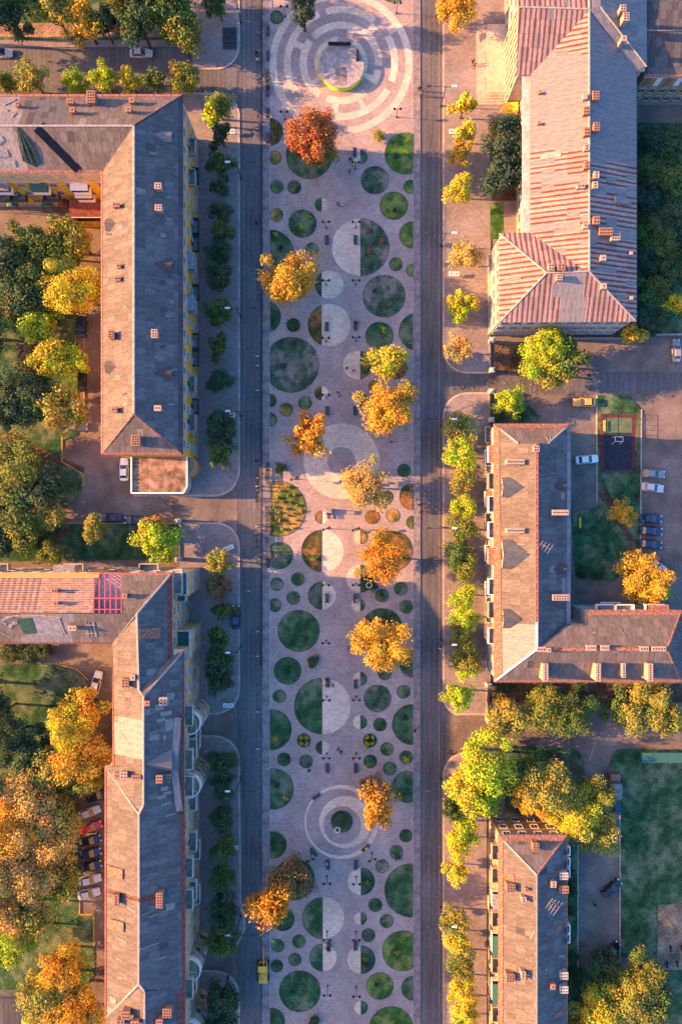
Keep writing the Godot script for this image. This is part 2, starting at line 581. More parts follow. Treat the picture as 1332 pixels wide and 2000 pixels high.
func plaza() -> void:
	var clip := rect(527.8, -400, 805.8, 2400)
	# full beds: x, y, radius, kind
	var full := [
		[540, 34, 13, "d"], [527, 258, 26, "r"], [537, 308, 13, "y"], [604, 304, 45, "g"], [541, 365, 13, "g"], [575, 366, 13, "g"], [732, 352, 27, "k"], [792, 300, 40.5, "b"], [801, 365, 13, "b"], [769, 402, 27, "b"], [768, -21, 26, "g"],
		[540, 420, 13, "y"], [591, 437, 27, "g"], [528, 495, 46, "g"], [609.5, 487, 13, "g"], [806, 459, 26, "b"], [773, 516, 13, "g"], [806, 528, 12.5, "b"], [750, 578.5, 41, "k"], [516, 619, 32.5, "g"], [573, 635, 13, "d"], [569, 712.5, 54, "w"], [816, 648, 37, "g"], [741, 656, 27, "g"], [773, 718, 22, "r"], [731, 754, 11, "y"], [813, 767, 23, "g"], [596, 787, 13, "g"], [559, 800, 13, "y"], [527, 782.5, 13, "g"],
		[528, 820, 13.5, "g"], [789, 919, 13, "g"], [543.5, 993.7, 54, "m"], [806, 970, 26, "r"], [767, 1007, 13, "m"], [727, 1010, 13.5, "r"], [754, 971, 13, "r"], [806, 1020, 12.5, "m"], [766, 1076, 39, "r"], [545.7, 1085, 26, "k"], [582, 1131, 13, "g"], [541, 1141, 13, "k"], [573, 1168, 13, "g"], [537, 1182, 13, "k"], [746, 1163, 13, "g"], [782.5, 1150, 13, "g"], [793, 1185, 13, "g"],
		[583.6, 1232, 40.5, "g"], [746, 1228, 40, "d"], [751, 1315, 13, "d"], [562, 1310, 26.5, "g"], [806, 1297, 26, "g"], [737, 1364, 26.5, "k"], [788, 1351, 13, "g"], [546, 1360, 13, "g"], [530, 1425, 39.5, "g"], [742, 1415, 13, "g"], [805.5, 1415, 39.5, "g"], [593.7, 1446, 13, "d"], [722.5, 1446, 13, "d"], [755.6, 1463, 13, "g"], [555, 1483, 13, "g"], [598, 1487, 13, "d"], [793, 1479, 13, "g"], [723, 1487, 13, "g"], [761, 1501, 13, "g"], [534, 1541, 39.7, "g"], [796, 1537, 30.5, "g"],
		[533.6, 1650, 26, "g"], [574.7, 1717, 40, "d"], [552, 1795, 23, "g"], [792.5, 1632, 12.5, "g"], [774, 1664, 13, "g"], [746, 1691.5, 13, "w"], [803, 1739, 52, "g"], [733, 1767.5, 13, "g"], [755, 1799, 13, "g"], [719, 1826.5, 13, "w"], [785.6, 1857, 39, "b"], [584, 1838.6, 13, "g"], [543, 1847, 12.5, "g"], [576, 1874, 12.5, "g"], [541, 1886.6, 12, "d"], [585.7, 1936, 40, "g"], [742, 1925.6, 26, "b"], [808, 1930, 24, "g"], [530.5, 1995, 26, "g"], [764, 2009, 43, "b"], [667.4, 1604.5, 21, "d"]]
	var kinds := {"g": ["grass", "green"], "b": ["grass_bright", "bright green"], "d": ["ground_cover", "dark green"], "k": ["grass_grey", "grey-green worn"], "w": ["grass_grey", "pale dry"], "y": ["grass_dry", "brownish"], "r": ["grass_red", "russet"], "m": ["grass_dry", "green and ochre"]}
	for f in full:
		var size := "small" if f[2] < 15 else "middling" if f[2] < 30 else "large"
		for poly in Geometry2D.intersect_polygons(circle(f[0], f[1], f[2]), clip):
			lawn(poly, kinds[f[3]][0], "%s %s round lawn set flush in the plaza paving" % [size, kinds[f[3]][1]])
	# split beds: x, y, radius, cut, side of the lawn (-1 west, 1 east), kind
	var half := [[704, 307, 13, 704, 1, "g"], [628, 400, 13, 628, -1, "g"], [704, 483, 55.7, 704, 1, "k"], [643, 556, 27.5, 628, -1, "g"], [643, 635, 41.5, 628, -1, "r"], [698, 713, 27.7, 704, 1, "d"], [628, 768, 13.5, 628, -1, "r"], [703.5, 781, 14, 704, 1, "g"], [628, 1010, 12.5, 628, -1, "r"], [630, 1076, 41, 628, -1, "r"], [703.5, 1049, 13.5, 704, 1, "m"], [703, 1130, 27, 704, 1, "d"], [629, 1163, 27, 629, -1, "d"], [699, 1182, 13, 704, 1, "g"], [630, 1379, 55, 629, -1, "g"], [703, 1326, 13.5, 704, 1, "g"], [703, 1410.5, 13.5, 704, 1, "g"], [630, 1460, 13, 629, -1, "g"], [705, 1721.5, 26.6, 705, 1, "d"], [631.6, 1793, 40.7, 630, -1, "g"], [704, 1794, 12, 705, 1, "g"], [631, 1870, 26.6, 630, -1, "g"], [705.5, 1874.5, 27, 705, 1, "d"], [705, 1968, 13, 705, 1, "g"]]
	for f in half:
		var c := circle(f[0], f[1], f[2], 64)
		var west := rect(400, f[1] - 99, f[3], f[1] + 99)
		var east := rect(f[3], f[1] - 99, 950, f[1] + 99)
		var size := "small" if f[2] < 15 else "middling" if f[2] < 30 else "large"
		for poly in Geometry2D.intersect_polygons(c, west if f[4] < 0 else east):
			lawn(poly, kinds[f[5]][0], "%s %s lawn cut straight where it meets a pale half disc" % [size, kinds[f[5]][1]])
		for poly in Geometry2D.intersect_polygons(c, east if f[4] < 0 else west):
			struct("pale_paving", slab(poly, -0.05, 0.010, M.pale_paving), "%s pale paved half disc beside a cut lawn" % size)
	# ring round the middle of the plaza
	ring("pale_paving", 667, 901, 27.5, 667, 901, 74, "wide pale ring of paving in the middle of the plaza")
	ring("pale_paving", 663.8, 1605.7, 65.6, 667, 1605.3, 72.4, "thin pale outer ring round the planted fountain circle")
	ring("pale_paving", 668.6, 1611.9, 36.8, 674.3, 1605.3, 50.6, "thick pale inner ring round the planted fountain circle")
	# labyrinth of pale bands: inner radius, outer radius, from, to (degrees, clockwise from east)
	var maze := [[126, 139.6, -84, 84], [126, 139.6, 128, 266], [98, 111.5, -106, -52], [98, 111.5, -30, 20], [98, 111.5, 30, 95], [98, 111.5, 148, 246], [66.5, 81, -136, 4], [66.5, 81, 11, 32], [66.5, 81, 50, 112], [66.5, 81, 124, 216], [42, 52, -60, 262],
		[110.5, 127, -37, -30], [110.5, 127, 152, 160], [80, 99, 199, 207], [80, 99, -52, -43], [80, 99, 93, 101], [51, 67.5, -78, -67], [51, 67.5, 140, 149], [51, 67.5, 22, 32], [80, 99, 60, 66]]
	var cx := 666.0
	var cy := 123.0
	var i := 0
	for s in maze:
		var poly := PackedVector2Array()
		var k := maxi(4, int((s[3] - s[2]) / 4.0))
		for j in k + 1:
			poly.append((Vector2(cx - 666, cy - 1000) + Vector2.from_angle(deg_to_rad(lerpf(s[2], s[3], float(j) / k))) * s[1]) * 0.1)
		for j in k + 1:
			poly.append((Vector2(cx - 666, cy - 1000) + Vector2.from_angle(deg_to_rad(lerpf(s[3], s[2], float(j) / k))) * s[0]) * 0.1)
		struct("labyrinth_band", slab(poly, -0.05, 0.009 + 0.0011 * i, M.pale_paving), "pale paved band of the labyrinth round the stage")
		i += 1
	# iron railing along the shaded road
	var rail := thing("iron_railing", "long low black iron railing along the kerb of the shaded road", "railing", "", q(511.6, 660))
	var post := MB.new()
	post.chamfer(Vector3(0, 0.45, 0), Vector3(0.12, 0.9, 0.12), 0.03)
	var pm := post.mesh(M.black_iron)
	var bay := MB.new()
	bay.box(Vector3(0, 0.88, 0), Vector3(0.10, 0.06, 2.44)); bay.box(Vector3(0, 0.14, 0), Vector3(0.08, 0.05, 2.44))
	for j in 14:
		bay.box(Vector3(0, 0.5, -1.14 + j * 0.175), Vector3(0.03, 0.7, 0.03))
	var bm := bay.mesh(M.black_iron)
	for j in 53:
		var z := (-66.0 + j * 2.5)
		part(rail, "post", pm, Transform3D(Basis(), Vector3(0, -0.12, z)))
		if j < 52:
			part(rail, "panel", bm, Transform3D(Basis(), Vector3(0, -0.12, z + 1.25)))

func ring(called: String, ix: float, iy: float, ir: float, ox: float, oy: float, orad: float, label: String) -> void:
	var m := MB.new()
	var k := 72
	for i in k:
		var d0 := Vector2.from_angle(TAU * i / k)
		var d1 := Vector2.from_angle(TAU * (i + 1) / k)
		var a := (Vector2(ix - 666, iy - 1000) + d0 * ir) * 0.1
		var b := (Vector2(ix - 666, iy - 1000) + d1 * ir) * 0.1
		var c := (Vector2(ox - 666, oy - 1000) + d1 * orad) * 0.1
		var d := (Vector2(ox - 666, oy - 1000) + d0 * orad) * 0.1
		m.prism(PackedVector2Array([a, b, c, d]), -0.05, 0.010)
	struct(called, m.mesh(M.pale_paving), label)

# ---------------------------------------------------------------- buildings: shared builders
var sheet_cache := {}
var win_cache := {}
var flue_mesh: ArrayMesh

func sheet_mesh(w: float, l: float, m: Material, variant: int) -> ArrayMesh:
	var key := [w, l, m, variant]
	if not sheet_cache.has(key):
		var mb := MB.new()
		sheet_piece(mb, PackedVector2Array([Vector2(-w / 2, -l / 2), Vector2(w / 2, -l / 2), Vector2(w / 2, l / 2), Vector2(-w / 2, l / 2)]), Transform3D(), w, l, variant)
		sheet_cache[key] = mb.mesh(m)
	return sheet_cache[key]

func sheet_piece(mb: MB, poly: PackedVector2Array, tf: Transform3D, w: float, l: float, variant: int) -> void:
	# a roofing sheet: top face with a slight rise towards its lower edge, and its edges
	var k := poly.size()
	if Geometry2D.is_polygon_clockwise(poly):
		poly.reverse()
	var up := PackedVector3Array()
	var uv := PackedVector2Array()
	for p in poly:
		up.append(tf * Vector3(p.x, 0.045 + 0.030 * (p.y / l), p.y))
		var u := p.x / w + 0.5
		uv.append(Vector2(1.0 - u if variant % 2 else u, (p.y / l + 0.5) * 0.4 + variant * 0.23))
	var drop := tf.basis.y * -0.045
	for i in range(1, k - 1):
		mb.tri(up[0], up[i + 1], up[i], uv[0], uv[i + 1], uv[i])
	for i in k:
		var j := (i + 1) % k
		mb.quad(up[i], up[j], up[j] + drop, up[i] + drop)

func plane_of(face: Array) -> Dictionary:
	var p := PackedVector3Array()
	for a in face:
		p.append(q(a[0], a[1], a[2]))
	var n := Vector3.ZERO
	var c := Vector3.ZERO
	for i in p.size():
		n += p[i].cross(p[(i + 1) % p.size()])
		c += p[i] / p.size()
	n = n.normalized()
	if n.y < 0:
		n = -n
	var s := (Vector3.DOWN - n * Vector3.DOWN.dot(n))
	s = s.normalized() if s.length() > 0.01 else n.cross(Vector3.RIGHT).normalized()
	var tf := Transform3D(Basis(n.cross(s), n, s), c)
	var flat := PackedVector2Array()
	var inv := tf.affine_inverse()
	for a in p:
		var l := inv * a
		flat.append(Vector2(l.x, l.z))
	return {"tf": tf, "flat": flat, "pts": p}

func seen_at(p: Vector3) -> Vector2:
	var k := 10.0 / (1.0 - p.y / CAM_H)
	return Vector2(666 + p.x * k, 1000 + p.z * k)

func roof(b: Node3D, faces: Array, budget: int, size: Vector2, pick: Callable) -> Dictionary:
	# faces: [outline, style, eave band width]; every sheet is laid on its slope, the first ones as pieces of their own
	var deck := MB.new()
	var planes := []
	for f in faces:
		var pl := plane_of(f[0])
		pl["style"] = f[1]
		pl["band"] = f[2] if f.size() > 2 else 0.0
		pl["band_mat"] = M[f[3]] if f.size() > 3 else M.rust_band
		planes.append(pl)
		var flat: PackedVector2Array = pl.flat
		var tf: Transform3D = pl.tf
		var idx := Geometry2D.triangulate_polygon(flat)
		for i in range(0, idx.size(), 3):
			var a := tf * Vector3(flat[idx[i]].x, -0.02, flat[idx[i]].y)
			var c := tf * Vector3(flat[idx[i + 1]].x, -0.02, flat[idx[i + 1]].y)
			var d := tf * Vector3(flat[idx[i + 2]].x, -0.02, flat[idx[i + 2]].y)
			if (c - a).cross(d - a).y > 0:
				deck.tri(a, c, d)
			else:
				deck.tri(a, d, c)
	var r := part(b, "roof", deck.mesh(M.deck))
	var rest := {}
	var left := budget
	for fi in planes.size():
		var pl: Dictionary = planes[fi]
		if pl.style == "none":
			continue
		var flat: PackedVector2Array = pl.flat
		var tf: Transform3D = pl.tf
		var lo := flat[0]
		var hi := flat[0]
		for p in flat:
			lo = lo.min(p)
			hi = hi.max(p)
		var rows := int(ceil((hi.y - lo.y) / size.y))
		var cols := int(ceil((hi.x - lo.x) / size.x))
		for row in rows:
			for colm in cols:
				var c := Vector2(lo.x + (colm + 0.5) * size.x, hi.y - (row + 0.5) * size.y)
				var w := size.x - 0.015
				var l := size.y + 0.05
				var box := PackedVector2Array([c + Vector2(-w, -l) / 2, c + Vector2(w, -l) / 2, c + Vector2(w, l) / 2, c + Vector2(-w, l) / 2])
				var full := true
				for p in box:
					if not Geometry2D.is_point_in_polygon(p, flat):
						full = false
				var at := seen_at(tf * Vector3(c.x, 0, c.y))
				var m: Material = pick.call(pl.style, colm, row, at, fi)
				if m == null:
					continue
				var seen: bool = at.x > -40 and at.x < 1372 and at.y > -40 and at.y < 2040
				var variant := rng.randi() % 4
				if full:
					var t := tf * Transform3D(Basis(Vector3.UP, rng.randf_range(-0.008, 0.008)), Vector3(c.x, rng.randf_range(0.0, 0.018), c.y))
					if left > 0 and seen:
						left -= 1
						part(r, "roof_sheet", sheet_mesh(w, l, m, variant), t)
					else:
						if not rest.has(m):
							rest[m] = MB.new()
						sheet_piece(rest[m], PackedVector2Array([Vector2(-w, -l) / 2, Vector2(w, -l) / 2, Vector2(w, l) / 2, Vector2(-w, l) / 2]), t, w, l, variant)
				else:
					for cut in Geometry2D.intersect_polygons(box, flat):
						var loc := PackedVector2Array()
						for p in cut:
							loc.append(p - c)
						if not rest.has(m):
							rest[m] = MB.new()
						sheet_piece(rest[m], loc, tf * Transform3D(Basis(), Vector3(c.x, 0.0, c.y)), w, l, variant)
		if pl.band > 0.0:
			var strip := PackedVector2Array([Vector2(lo.x - 1, hi.y - pl.band), Vector2(hi.x + 1, hi.y - pl.band), Vector2(hi.x + 1, hi.y + 1), Vector2(lo.x - 1, hi.y + 1)])
			for cut in Geometry2D.intersect_polygons(strip, flat):
				var mb := MB.new()
				sheet_piece(mb, cut, tf * Transform3D(Basis(), Vector3(0, 0.075, 0)), 40.0, 40.0, 0)
				part(r, "eave_gutter", mb.mesh(pl.band_mat))
	var joined := ArrayMesh.new()
	for m in rest:
		rest[m].add_to(joined, m)
	var o := part(r, "roof_sheets", joined)
	o.set_meta("kind", "stuff")
	return {"node": r, "planes": planes}

func hit(rf: Dictionary, px: float, py: float) -> Vector3:
	# where the line of survey through this plan point meets the roof
	var o := Vector3(0, CAM_H, 0)
	var d := (q(px, py, 0.0) - o).normalized()
	var best := q(px, py, 10.0)
	var top := -1.0
	for pl in rf.planes:
		var tf: Transform3D = pl.tf
		var den: float = d.dot(tf.basis.y)
		if absf(den) < 1e-5:
			continue
		var p: Vector3 = o + d * ((tf.origin - o).dot(tf.basis.y) / den)
		var l := tf.affine_inverse() * p
		if Geometry2D.is_point_in_polygon(Vector2(l.x, l.z), pl.flat) and p.y > top:
			top = p.y
			best = p
	return best

func ridge(rf: Dictionary, pts: Array, w: float, m: Material) -> void:
	var mb := MB.new()
	for i in pts.size() - 1:
		var a := q(pts[i][0], pts[i][1], pts[i][2])
		var b := q(pts[i + 1][0], pts[i + 1][1], pts[i + 1][2])
		var z := (b - a).normalized()
		var x := Vector3.UP.cross(z).normalized()
		var y := z.cross(x)
		var k := maxi(1, int(a.distance_to(b) / 2.0))
		for j in k:
			var s := a.lerp(b, float(j) / k)
			var e := a.lerp(b, float(j + 1) / k)
			mb.chamfer((s + e) / 2 + y * 0.08, Vector3(w, 0.16, s.distance_to(e) - 0.01), 0.07, Basis(x, y, z))
	part(rf.node, "ridge_cap", mb.mesh(m))

func chimney(rf: Dictionary, px: float, py: float, lx: float, lz: float, up: float, m: Material, vents := true) -> void:
	var p := hit(rf, px, py)
	var mb := MB.new()
	var base := p.y - 1.4
	var h := p.y + up - base
	mb.box(Vector3(0, h / 2, 0), Vector3(lx, h, lz))
	var c := part(rf.node, "chimney", mb.mesh(m), Transform3D(Basis(), Vector3(p.x, base, p.z)))
	var cap := MB.new()
	cap.chamfer(Vector3(0, h + 0.06, 0), Vector3(lx + 0.22, 0.14, lz + 0.22), 0.05)
	if flue_mesh == null:
		var hole := MB.new()
		hole.box(Vector3.ZERO, Vector3(0.24, 0.05, 0.24))
		flue_mesh = hole.mesh(M.vent_dark)
	if vents:
		var kx := maxi(1, int(lx / 0.42))
		var kz := maxi(1, int(lz / 0.42))
		for i in kx:
			for j in kz:
				part(c, "flue", flue_mesh, Transform3D(Basis(), Vector3((i + 0.5 - kx / 2.0) * lx / kx, h + 0.13, (j + 0.5 - kz / 2.0) * lz / kz)))
	part(c, "cap", cap.mesh(m))

func dormer(rf: Dictionary, px: float, py: float, w: float, depth: float, tall: float, toward: float, front: Material, cover: Material) -> void:
	# a gabled dormer whose front looks along x (toward -1 west, 1 east)
	var p := hit(rf, px, py)
	var b := Basis(Vector3.UP, 0.0 if toward > 0 else PI)
	var g := MB.new()
	var y0 := -1.2
	var s := tall * 0.45
	var half := w / 2
	g.quad(Vector3(0, y0, half), Vector3(0, y0, -half), Vector3(0, s, -half), Vector3(0, s, half))
	g.tri(Vector3(0, s, half), Vector3(0, s, -half), Vector3(0, tall, 0))
	g.quad(Vector3(-depth, y0, half), Vector3(0, y0, half), Vector3(0, s, half), Vector3(-depth, s, half))
	g.quad(Vector3(0, y0, -half), Vector3(-depth, y0, -half), Vector3(-depth, s, -half), Vector3(0, s, -half))
	var d := part(rf.node, "dormer", g.mesh(front), Transform3D(b, p))
	var c := MB.new()
	var o := 0.14
	for k in [-1.0, 1.0]:
		var a0 := Vector3(o, tall + 0.05, 0)
		var a1 := Vector3(-depth, tall + 0.05, 0)
		var e0 := Vector3(o, s - 0.10, k * (half + o))
		var e1 := Vector3(-depth, s - 0.10, k * (half + o))
		var lift := Vector3(0, 0.07, 0)
		if k > 0:
			c.quad(e0 + lift, a0 + lift, a1 + lift, e1 + lift); c.quad(e0, e1, a1, a0)
		else:
			c.quad(a0 + lift, e0 + lift, e1 + lift, a1 + lift); c.quad(a0, a1, e1, e0)
		c.quad(e0, e0 + lift, e1 + lift, e1); c.quad(e0, a0, a0 + lift, e0 + lift)
	part(d, "dormer_roof", c.mesh(cover))
	var v := MB.new()
	v.box(Vector3(0.02, s * 0.45, 0), Vector3(0.05, s * 0.9, w * 0.4))
	part(d, "dormer_window", v.mesh(M.glass))

func patch(rf: Dictionary, px: float, py: float, w: float, l: float, m: Material, called := "roof_patch", lift := 0.09, turn := 0.0) -> void:
	# a loose board, hatch or sheet lying on the slope
	var p := hit(rf, px, py)
	for pl in rf.planes:
		var tf: Transform3D = pl.tf
		var loc := tf.affine_inverse() * p
		if absf(loc.y) < 0.02 and Geometry2D.is_point_in_polygon(Vector2(loc.x, loc.z), pl.flat):
			var mb := MB.new()
			# keep x across the picture's east whatever way the slope faces
			var e := (Vector3.RIGHT - tf.basis.y * tf.basis.y.dot(Vector3.RIGHT)).normalized()
			var b := Basis(e, tf.basis.y, e.cross(tf.basis.y)) * Basis(Vector3.UP, turn)
			mb.chamfer(Vector3(0, lift, 0), Vector3(w, 0.05, l), 0.015)
			part(rf.node, called, mb.mesh(m), Transform3D(b, p))
			return

func footprint(pts: Array, h: float) -> PackedVector2Array:
	var out := PackedVector2Array()
	for p in pts:
		out.append(q2(p[0], p[1], h))
	return out

func walls(b: Node3D, pts: Array, h: float, m: Material, y0 := -0.16) -> MeshInstance3D:
	var mb := MB.new()
	var poly := footprint(pts, h)
	mb.prism(poly, y0, h - 0.05, false)
	var o := part(b, "wall", mb.mesh(m))
	var c := MB.new()
	var s := MB.new()
	for grown in Geometry2D.offset_polygon(poly, 0.28, Geometry2D.JOIN_MITER):
		c.prism(grown, h - 0.55, h - 0.12)
	for grown in Geometry2D.offset_polygon(poly, 0.10, Geometry2D.JOIN_MITER):
		s.prism(grown, y0, 0.75)
	part(o, "cornice", c.mesh(M.trim))
	part(o, "plinth", s.mesh(M.wall_grey))
	return o

func window_meshes(w: float, h: float) -> Array:
	var key := Vector2(w, h)
	if not win_cache.has(key):
		var f := MB.new()
		var t := 0.09
		f.box(Vector3(-w / 2, 0, 0.03), Vector3(t, h + t, 0.12)); f.box(Vector3(w / 2, 0, 0.03), Vector3(t, h + t, 0.12))
		f.box(Vector3(0, h / 2, 0.03), Vector3(w - t, t, 0.12)); f.box(Vector3(0, -h / 2, 0.05), Vector3(w - t, t, 0.2))
		f.box(Vector3(0, 0, 0.025), Vector3(0.06, h - t, 0.07)); f.box(Vector3(0, h * 0.18, 0.02), Vector3(w - t, 0.05, 0.06))
		var g := MB.new()
		g.box(Vector3(0, 0, 0.0), Vector3(w - t, h - t, 0.03))
		win_cache[key] = [f.mesh(M.window_frame), g.mesh(M.glass)]
	return win_cache[key]

func windows(b: Node3D, a: Vector2, e: Vector2, out: Vector2, storeys: Array, count: int, w := 1.35, h := 1.7, skip := []) -> void:
	var d := (e - a).normalized()
	var bas := Basis(Vector3(d.x, 0, d.y), Vector3.UP, Vector3(out.x, 0, out.y))
	if bas.determinant() < 0:
		bas = Basis(-bas.x, bas.y, bas.z)
	var wm := window_meshes(w, h)
	for s in storeys.size():
		for i in count:
			if [i, s] in skip:
				continue
			var p := a.lerp(e, (i + 0.5) / count) + out * 0.03
			var o := part(b, "window", wm[0], Transform3D(bas, Vector3(p.x, storeys[s], p.y)))
			part(o, "pane", wm[1])

func balcony(b: Node3D, at: Vector2, y: float, out: Vector2, w: float, d: float, wall_m: Material, cover: Material = null) -> void:
	var bas := Basis(Vector3(-out.y, 0, out.x), Vector3.UP, Vector3(out.x, 0, out.y))
	if bas.determinant() < 0:
		bas = Basis(-bas.x, bas.y, bas.z)
	var s := MB.new()
	s.box(Vector3(0, -0.08, d / 2), Vector3(w, 0.16, d))
	for k in [-1, 1]:
		s.box(Vector3(k * w * 0.4, -0.4, d * 0.25), Vector3(0.2, 0.5, d * 0.5))
	var o := part(b, "balcony", s.mesh(M.wall_grey), Transform3D(bas, Vector3(at.x, y, at.y)))
	var r := MB.new()
	r.box(Vector3(0, 0.5, d - 0.05), Vector3(w, 1.0, 0.08))
	for k in [-1, 1]:
		r.box(Vector3(k * (w / 2 - 0.04), 0.5, d / 2 - 0.05), Vector3(0.08, 1.0, d - 0.08))
	r.box(Vector3(0, 1.03, d - 0.05), Vector3(w + 0.06, 0.07, 0.16))
	for k in [-1, 1]:
		r.box(Vector3(k * (w / 2 - 0.04), 1.03, d / 2 - 0.07), Vector3(0.14, 0.07, d - 0.12))
	part(o, "railing", r.mesh(wall_m))
	var dr := MB.new()
	dr.box(Vector3(0, 1.05, 0.03), Vector3(0.95, 2.1, 0.06))
	part(o, "door", dr.mesh(M.glass))
	if cover:
		var c := MB.new()
		c.box(Vector3(0, 2.35, d * 0.5), Vector3(w + 0.2, 0.06, d + 0.25), Basis(Vector3.RIGHT, 0.14))
		part(o, "awning", c.mesh(cover))
		var g := MB.new()
		for k in 4:
			g.box(Vector3((k - 1.5) * w / 4.0, 1.65, d - 0.05), Vector3(w / 4.0 - 0.08, 1.15, 0.05))
		part(o, "glazing", g.mesh(M.glass))

func slate_pick(style: String, c: int, r: int, at: Vector2, fi: int) -> Material:
	var base := "slate_sunlit" if style == "warm" else "slate"  # slopes facing the sun get the copy with sunlight in its colour
	var x := rng.randf()
	if x < 0.006:
		return M.slate_pale
	if x < 0.012:
		return M.slate_dark
	return M[base + str((rng.randi() + c * 3 + r) % 4)]

# ---------------------------------------------------------------- yellow four-storey corner building
func north_west_building() -> void:
	var b := thing("yellow_apartment_building", "long yellow four-storey corner building with grey slate hip roof", "building")
	var E := 15.5
	var R := 19.5
	walls(b, [[-160, 189], [354, 189], [354, 883], [203, 883], [203, 333], [-160, 333]], E, M.wall_yellow)
	var faces := [
		[[[358, 185, E], [358, 888, E], [262, 808, R], [262, 246, R]], "slate", 0.85, "slate_dark"],
		[[[199, 338, E], [262, 246, R], [262, 808, R], [199, 888, E]], "warm", 0.35, "rust_band"],
		[[[199, 888, E], [262, 808, R], [358, 888, E]], "warm", 0.5, "rust_band"],
		[[[-170, 185, E], [358, 185, E], [262, 246, R], [-170, 246, R]], "warm", 0.7, "rust_band"],
		[[[-170, 246, R], [262, 246, R], [199, 338, E], [-170, 338, E]], "warm", 0.5, "rust_band"]]
	var pick := func(style, c, r, at, fi):
		if fi == 3 and at.x > 55 and at.x < 135 and at.y > 188 and at.y < 240:
			return M.slate3 if rng.randf() < 0.7 else M.slate_dark
		if (fi == 3 or fi == 4) and at.x < 42 - (0.0 if fi == 3 else (at.y - 290) * -0.25):
			return M.slate_new if rng.randf() < 0.6 else M.slate_pale
		return slate_pick(style, c, r, at, fi)
	var rf := roof(b, faces, 300, Vector2(1.13, 1.65), pick)
	ridge(rf, [[262, 246, R], [262, 808, R]], 0.42, M.ridge_cap)
	ridge(rf, [[262, 808, R], [200, 886, E]], 0.35, M.rust_band)
	ridge(rf, [[262, 808, R], [356, 886, E]], 0.35, M.rust_band)
	ridge(rf, [[262, 246, R], [356, 187, E]], 0.30, M.dark_metal)
	ridge(rf, [[262, 246, R], [-160, 246, R]], 0.34, M.ridge_cap)
	# dark felt strip and torn green netting on the wing
	var strip := MB.new()
	var a := q(76, 247, R + 0.12)
	var c := q(158, 330, E + 0.5)
	var sd := Vector3(0.85, 0, -0.75)
	strip.quad(a - sd, c - sd, c + sd, a + sd)
	strip.quad(a + sd, c + sd, c + sd - Vector3(0, 0.1, 0), a + sd - Vector3(0, 0.1, 0)); strip.quad(a - sd - Vector3(0, 0.1, 0), c - sd - Vector3(0, 0.1, 0), c - sd, a - sd)
	part(rf.node, "felt_strip", strip.mesh(M.felt))
	for k in 9:
		var net := MB.new()
		var t0 := hit(rf, 35 + k * 0.6, 250) + Vector3(0, 0.12, 0)
		var t1 := hit(rf, 48 + k * 4.2, 326 - absf(k - 5) * 2.0) + Vector3(0, 0.14, 0)
		var mid := t0.lerp(t1, 0.55) + Vector3((k - 3) * 0.05, 0.18 + 0.06 * (k % 3), 0)
		net.tube(t0, mid, 0.04, 0.08, 6); net.tube(mid, t1, 0.08, 0.11, 6)
		part(rf.node, "netting_fold", net.mesh(M.tarp_green if k % 3 else M.felt))
	for s in [[231, 405, 1.1, 0.6, 1.1], [313, 370, 1.0, 0.9, 1.4], [314, 412, 1.0, 0.9, 1.4], [306, 655, 0.9, 1.3, 1.3], [222, 657, 0.9, 1.3, 1.3], [312, 799, 1.0, 0.8, 1.2], [228, 802, 0.9, 0.8, 1.2], [143, 205, 1.1, 0.6, 1.2], [147, 222, 0.7, 0.7, 1.2], [262, 203, 0.8, 0.7, 1.2], [255, 220, 0.8, 0.7, 1.1], [40, 210, 0.6, 0.6, 1.1], [233, 547, 0.9, 0.6, 0.8], [235, 522, 0.6, 0.6, 0.8]]:
		chimney(rf, s[0], s[1], s[2], s[3], s[4], M.brick_pale if s[0] > 280 else M.brick)
	chimney(rf, 271, 862, 1.3, 1.7, 1.7, M.brick)
	chimney(rf, 185, 200, 1.3, 1.9, 1.8, M.brick)
	dormer(rf, 337, 270, 1.6, 3.2, 1.5, 1.0, M.wall_grey, M.zinc)
	dormer(rf, 337, 521, 1.9, 3.0, 1.5, 1.0, M.wall_grey, M.slate_dark)
	dormer(rf, 337, 731, 1.9, 3.0, 1.5, 1.0, M.wall_grey, M.slate_dark)
	dormer(rf, 210, 441, 1.9, 2.4, 1.1, -1.0, M.wall_grey, M.slate_sunlit1)
	dormer(rf, 210, 718, 1.9, 2.4, 1.1, -1.0, M.wall_grey, M.slate_sunlit1)
	for s in [[319, 460, 1.0, 0.7], [318, 552, 1.0, 0.9], [319, 605, 1.1, 0.9], [318, 677, 1.0, 0.5], [330, 428, 1.3, 0.4], [307, 698, 0.9, 0.35], [338, 722, 1.8, 0.4], [300, 300, 1.2, 0.4], [330, 385, 1.1, 0.3], [236, 445, 1.2, 0.5], [214, 458, 1.5, 0.4], [245, 600, 0.6, 0.3], [232, 735, 1.1, 0.3], [245, 770, 0.9, 0.3], [246, 790, 1.1, 0.4], [329, 618, 0.9, 0.3], [336, 590, 0.4, 0.6], [274, 573, 1.0, 0.15], [335, 790, 1.2, 0.3], [315, 700, 1.0, 0.6], [330, 540, 0.3, 0.9], [310, 640, 0.9, 0.2]]:
		patch(rf, s[0], s[1], s[2], s[3], M.slate_pale if rng.randf() < 0.7 else M.slate_dark, "loose_board", 0.09, rng.randf_range(-0.2, 0.2))
	for s in [[20, 200, 2.4, 0.8, 0.7], [10, 215, 1.6, 0.5, -0.5], [28, 225, 1.3, 0.6, 1.1], [4, 300, 2.5, 1.2, 0.1], [15, 318, 3.0, 1.1, -0.1], [2, 275, 1.5, 0.8, 0.6]]:
		patch(rf, s[0], s[1], s[2], s[3], M.tarp_grey, "loose_sheet", 0.14, s[4])
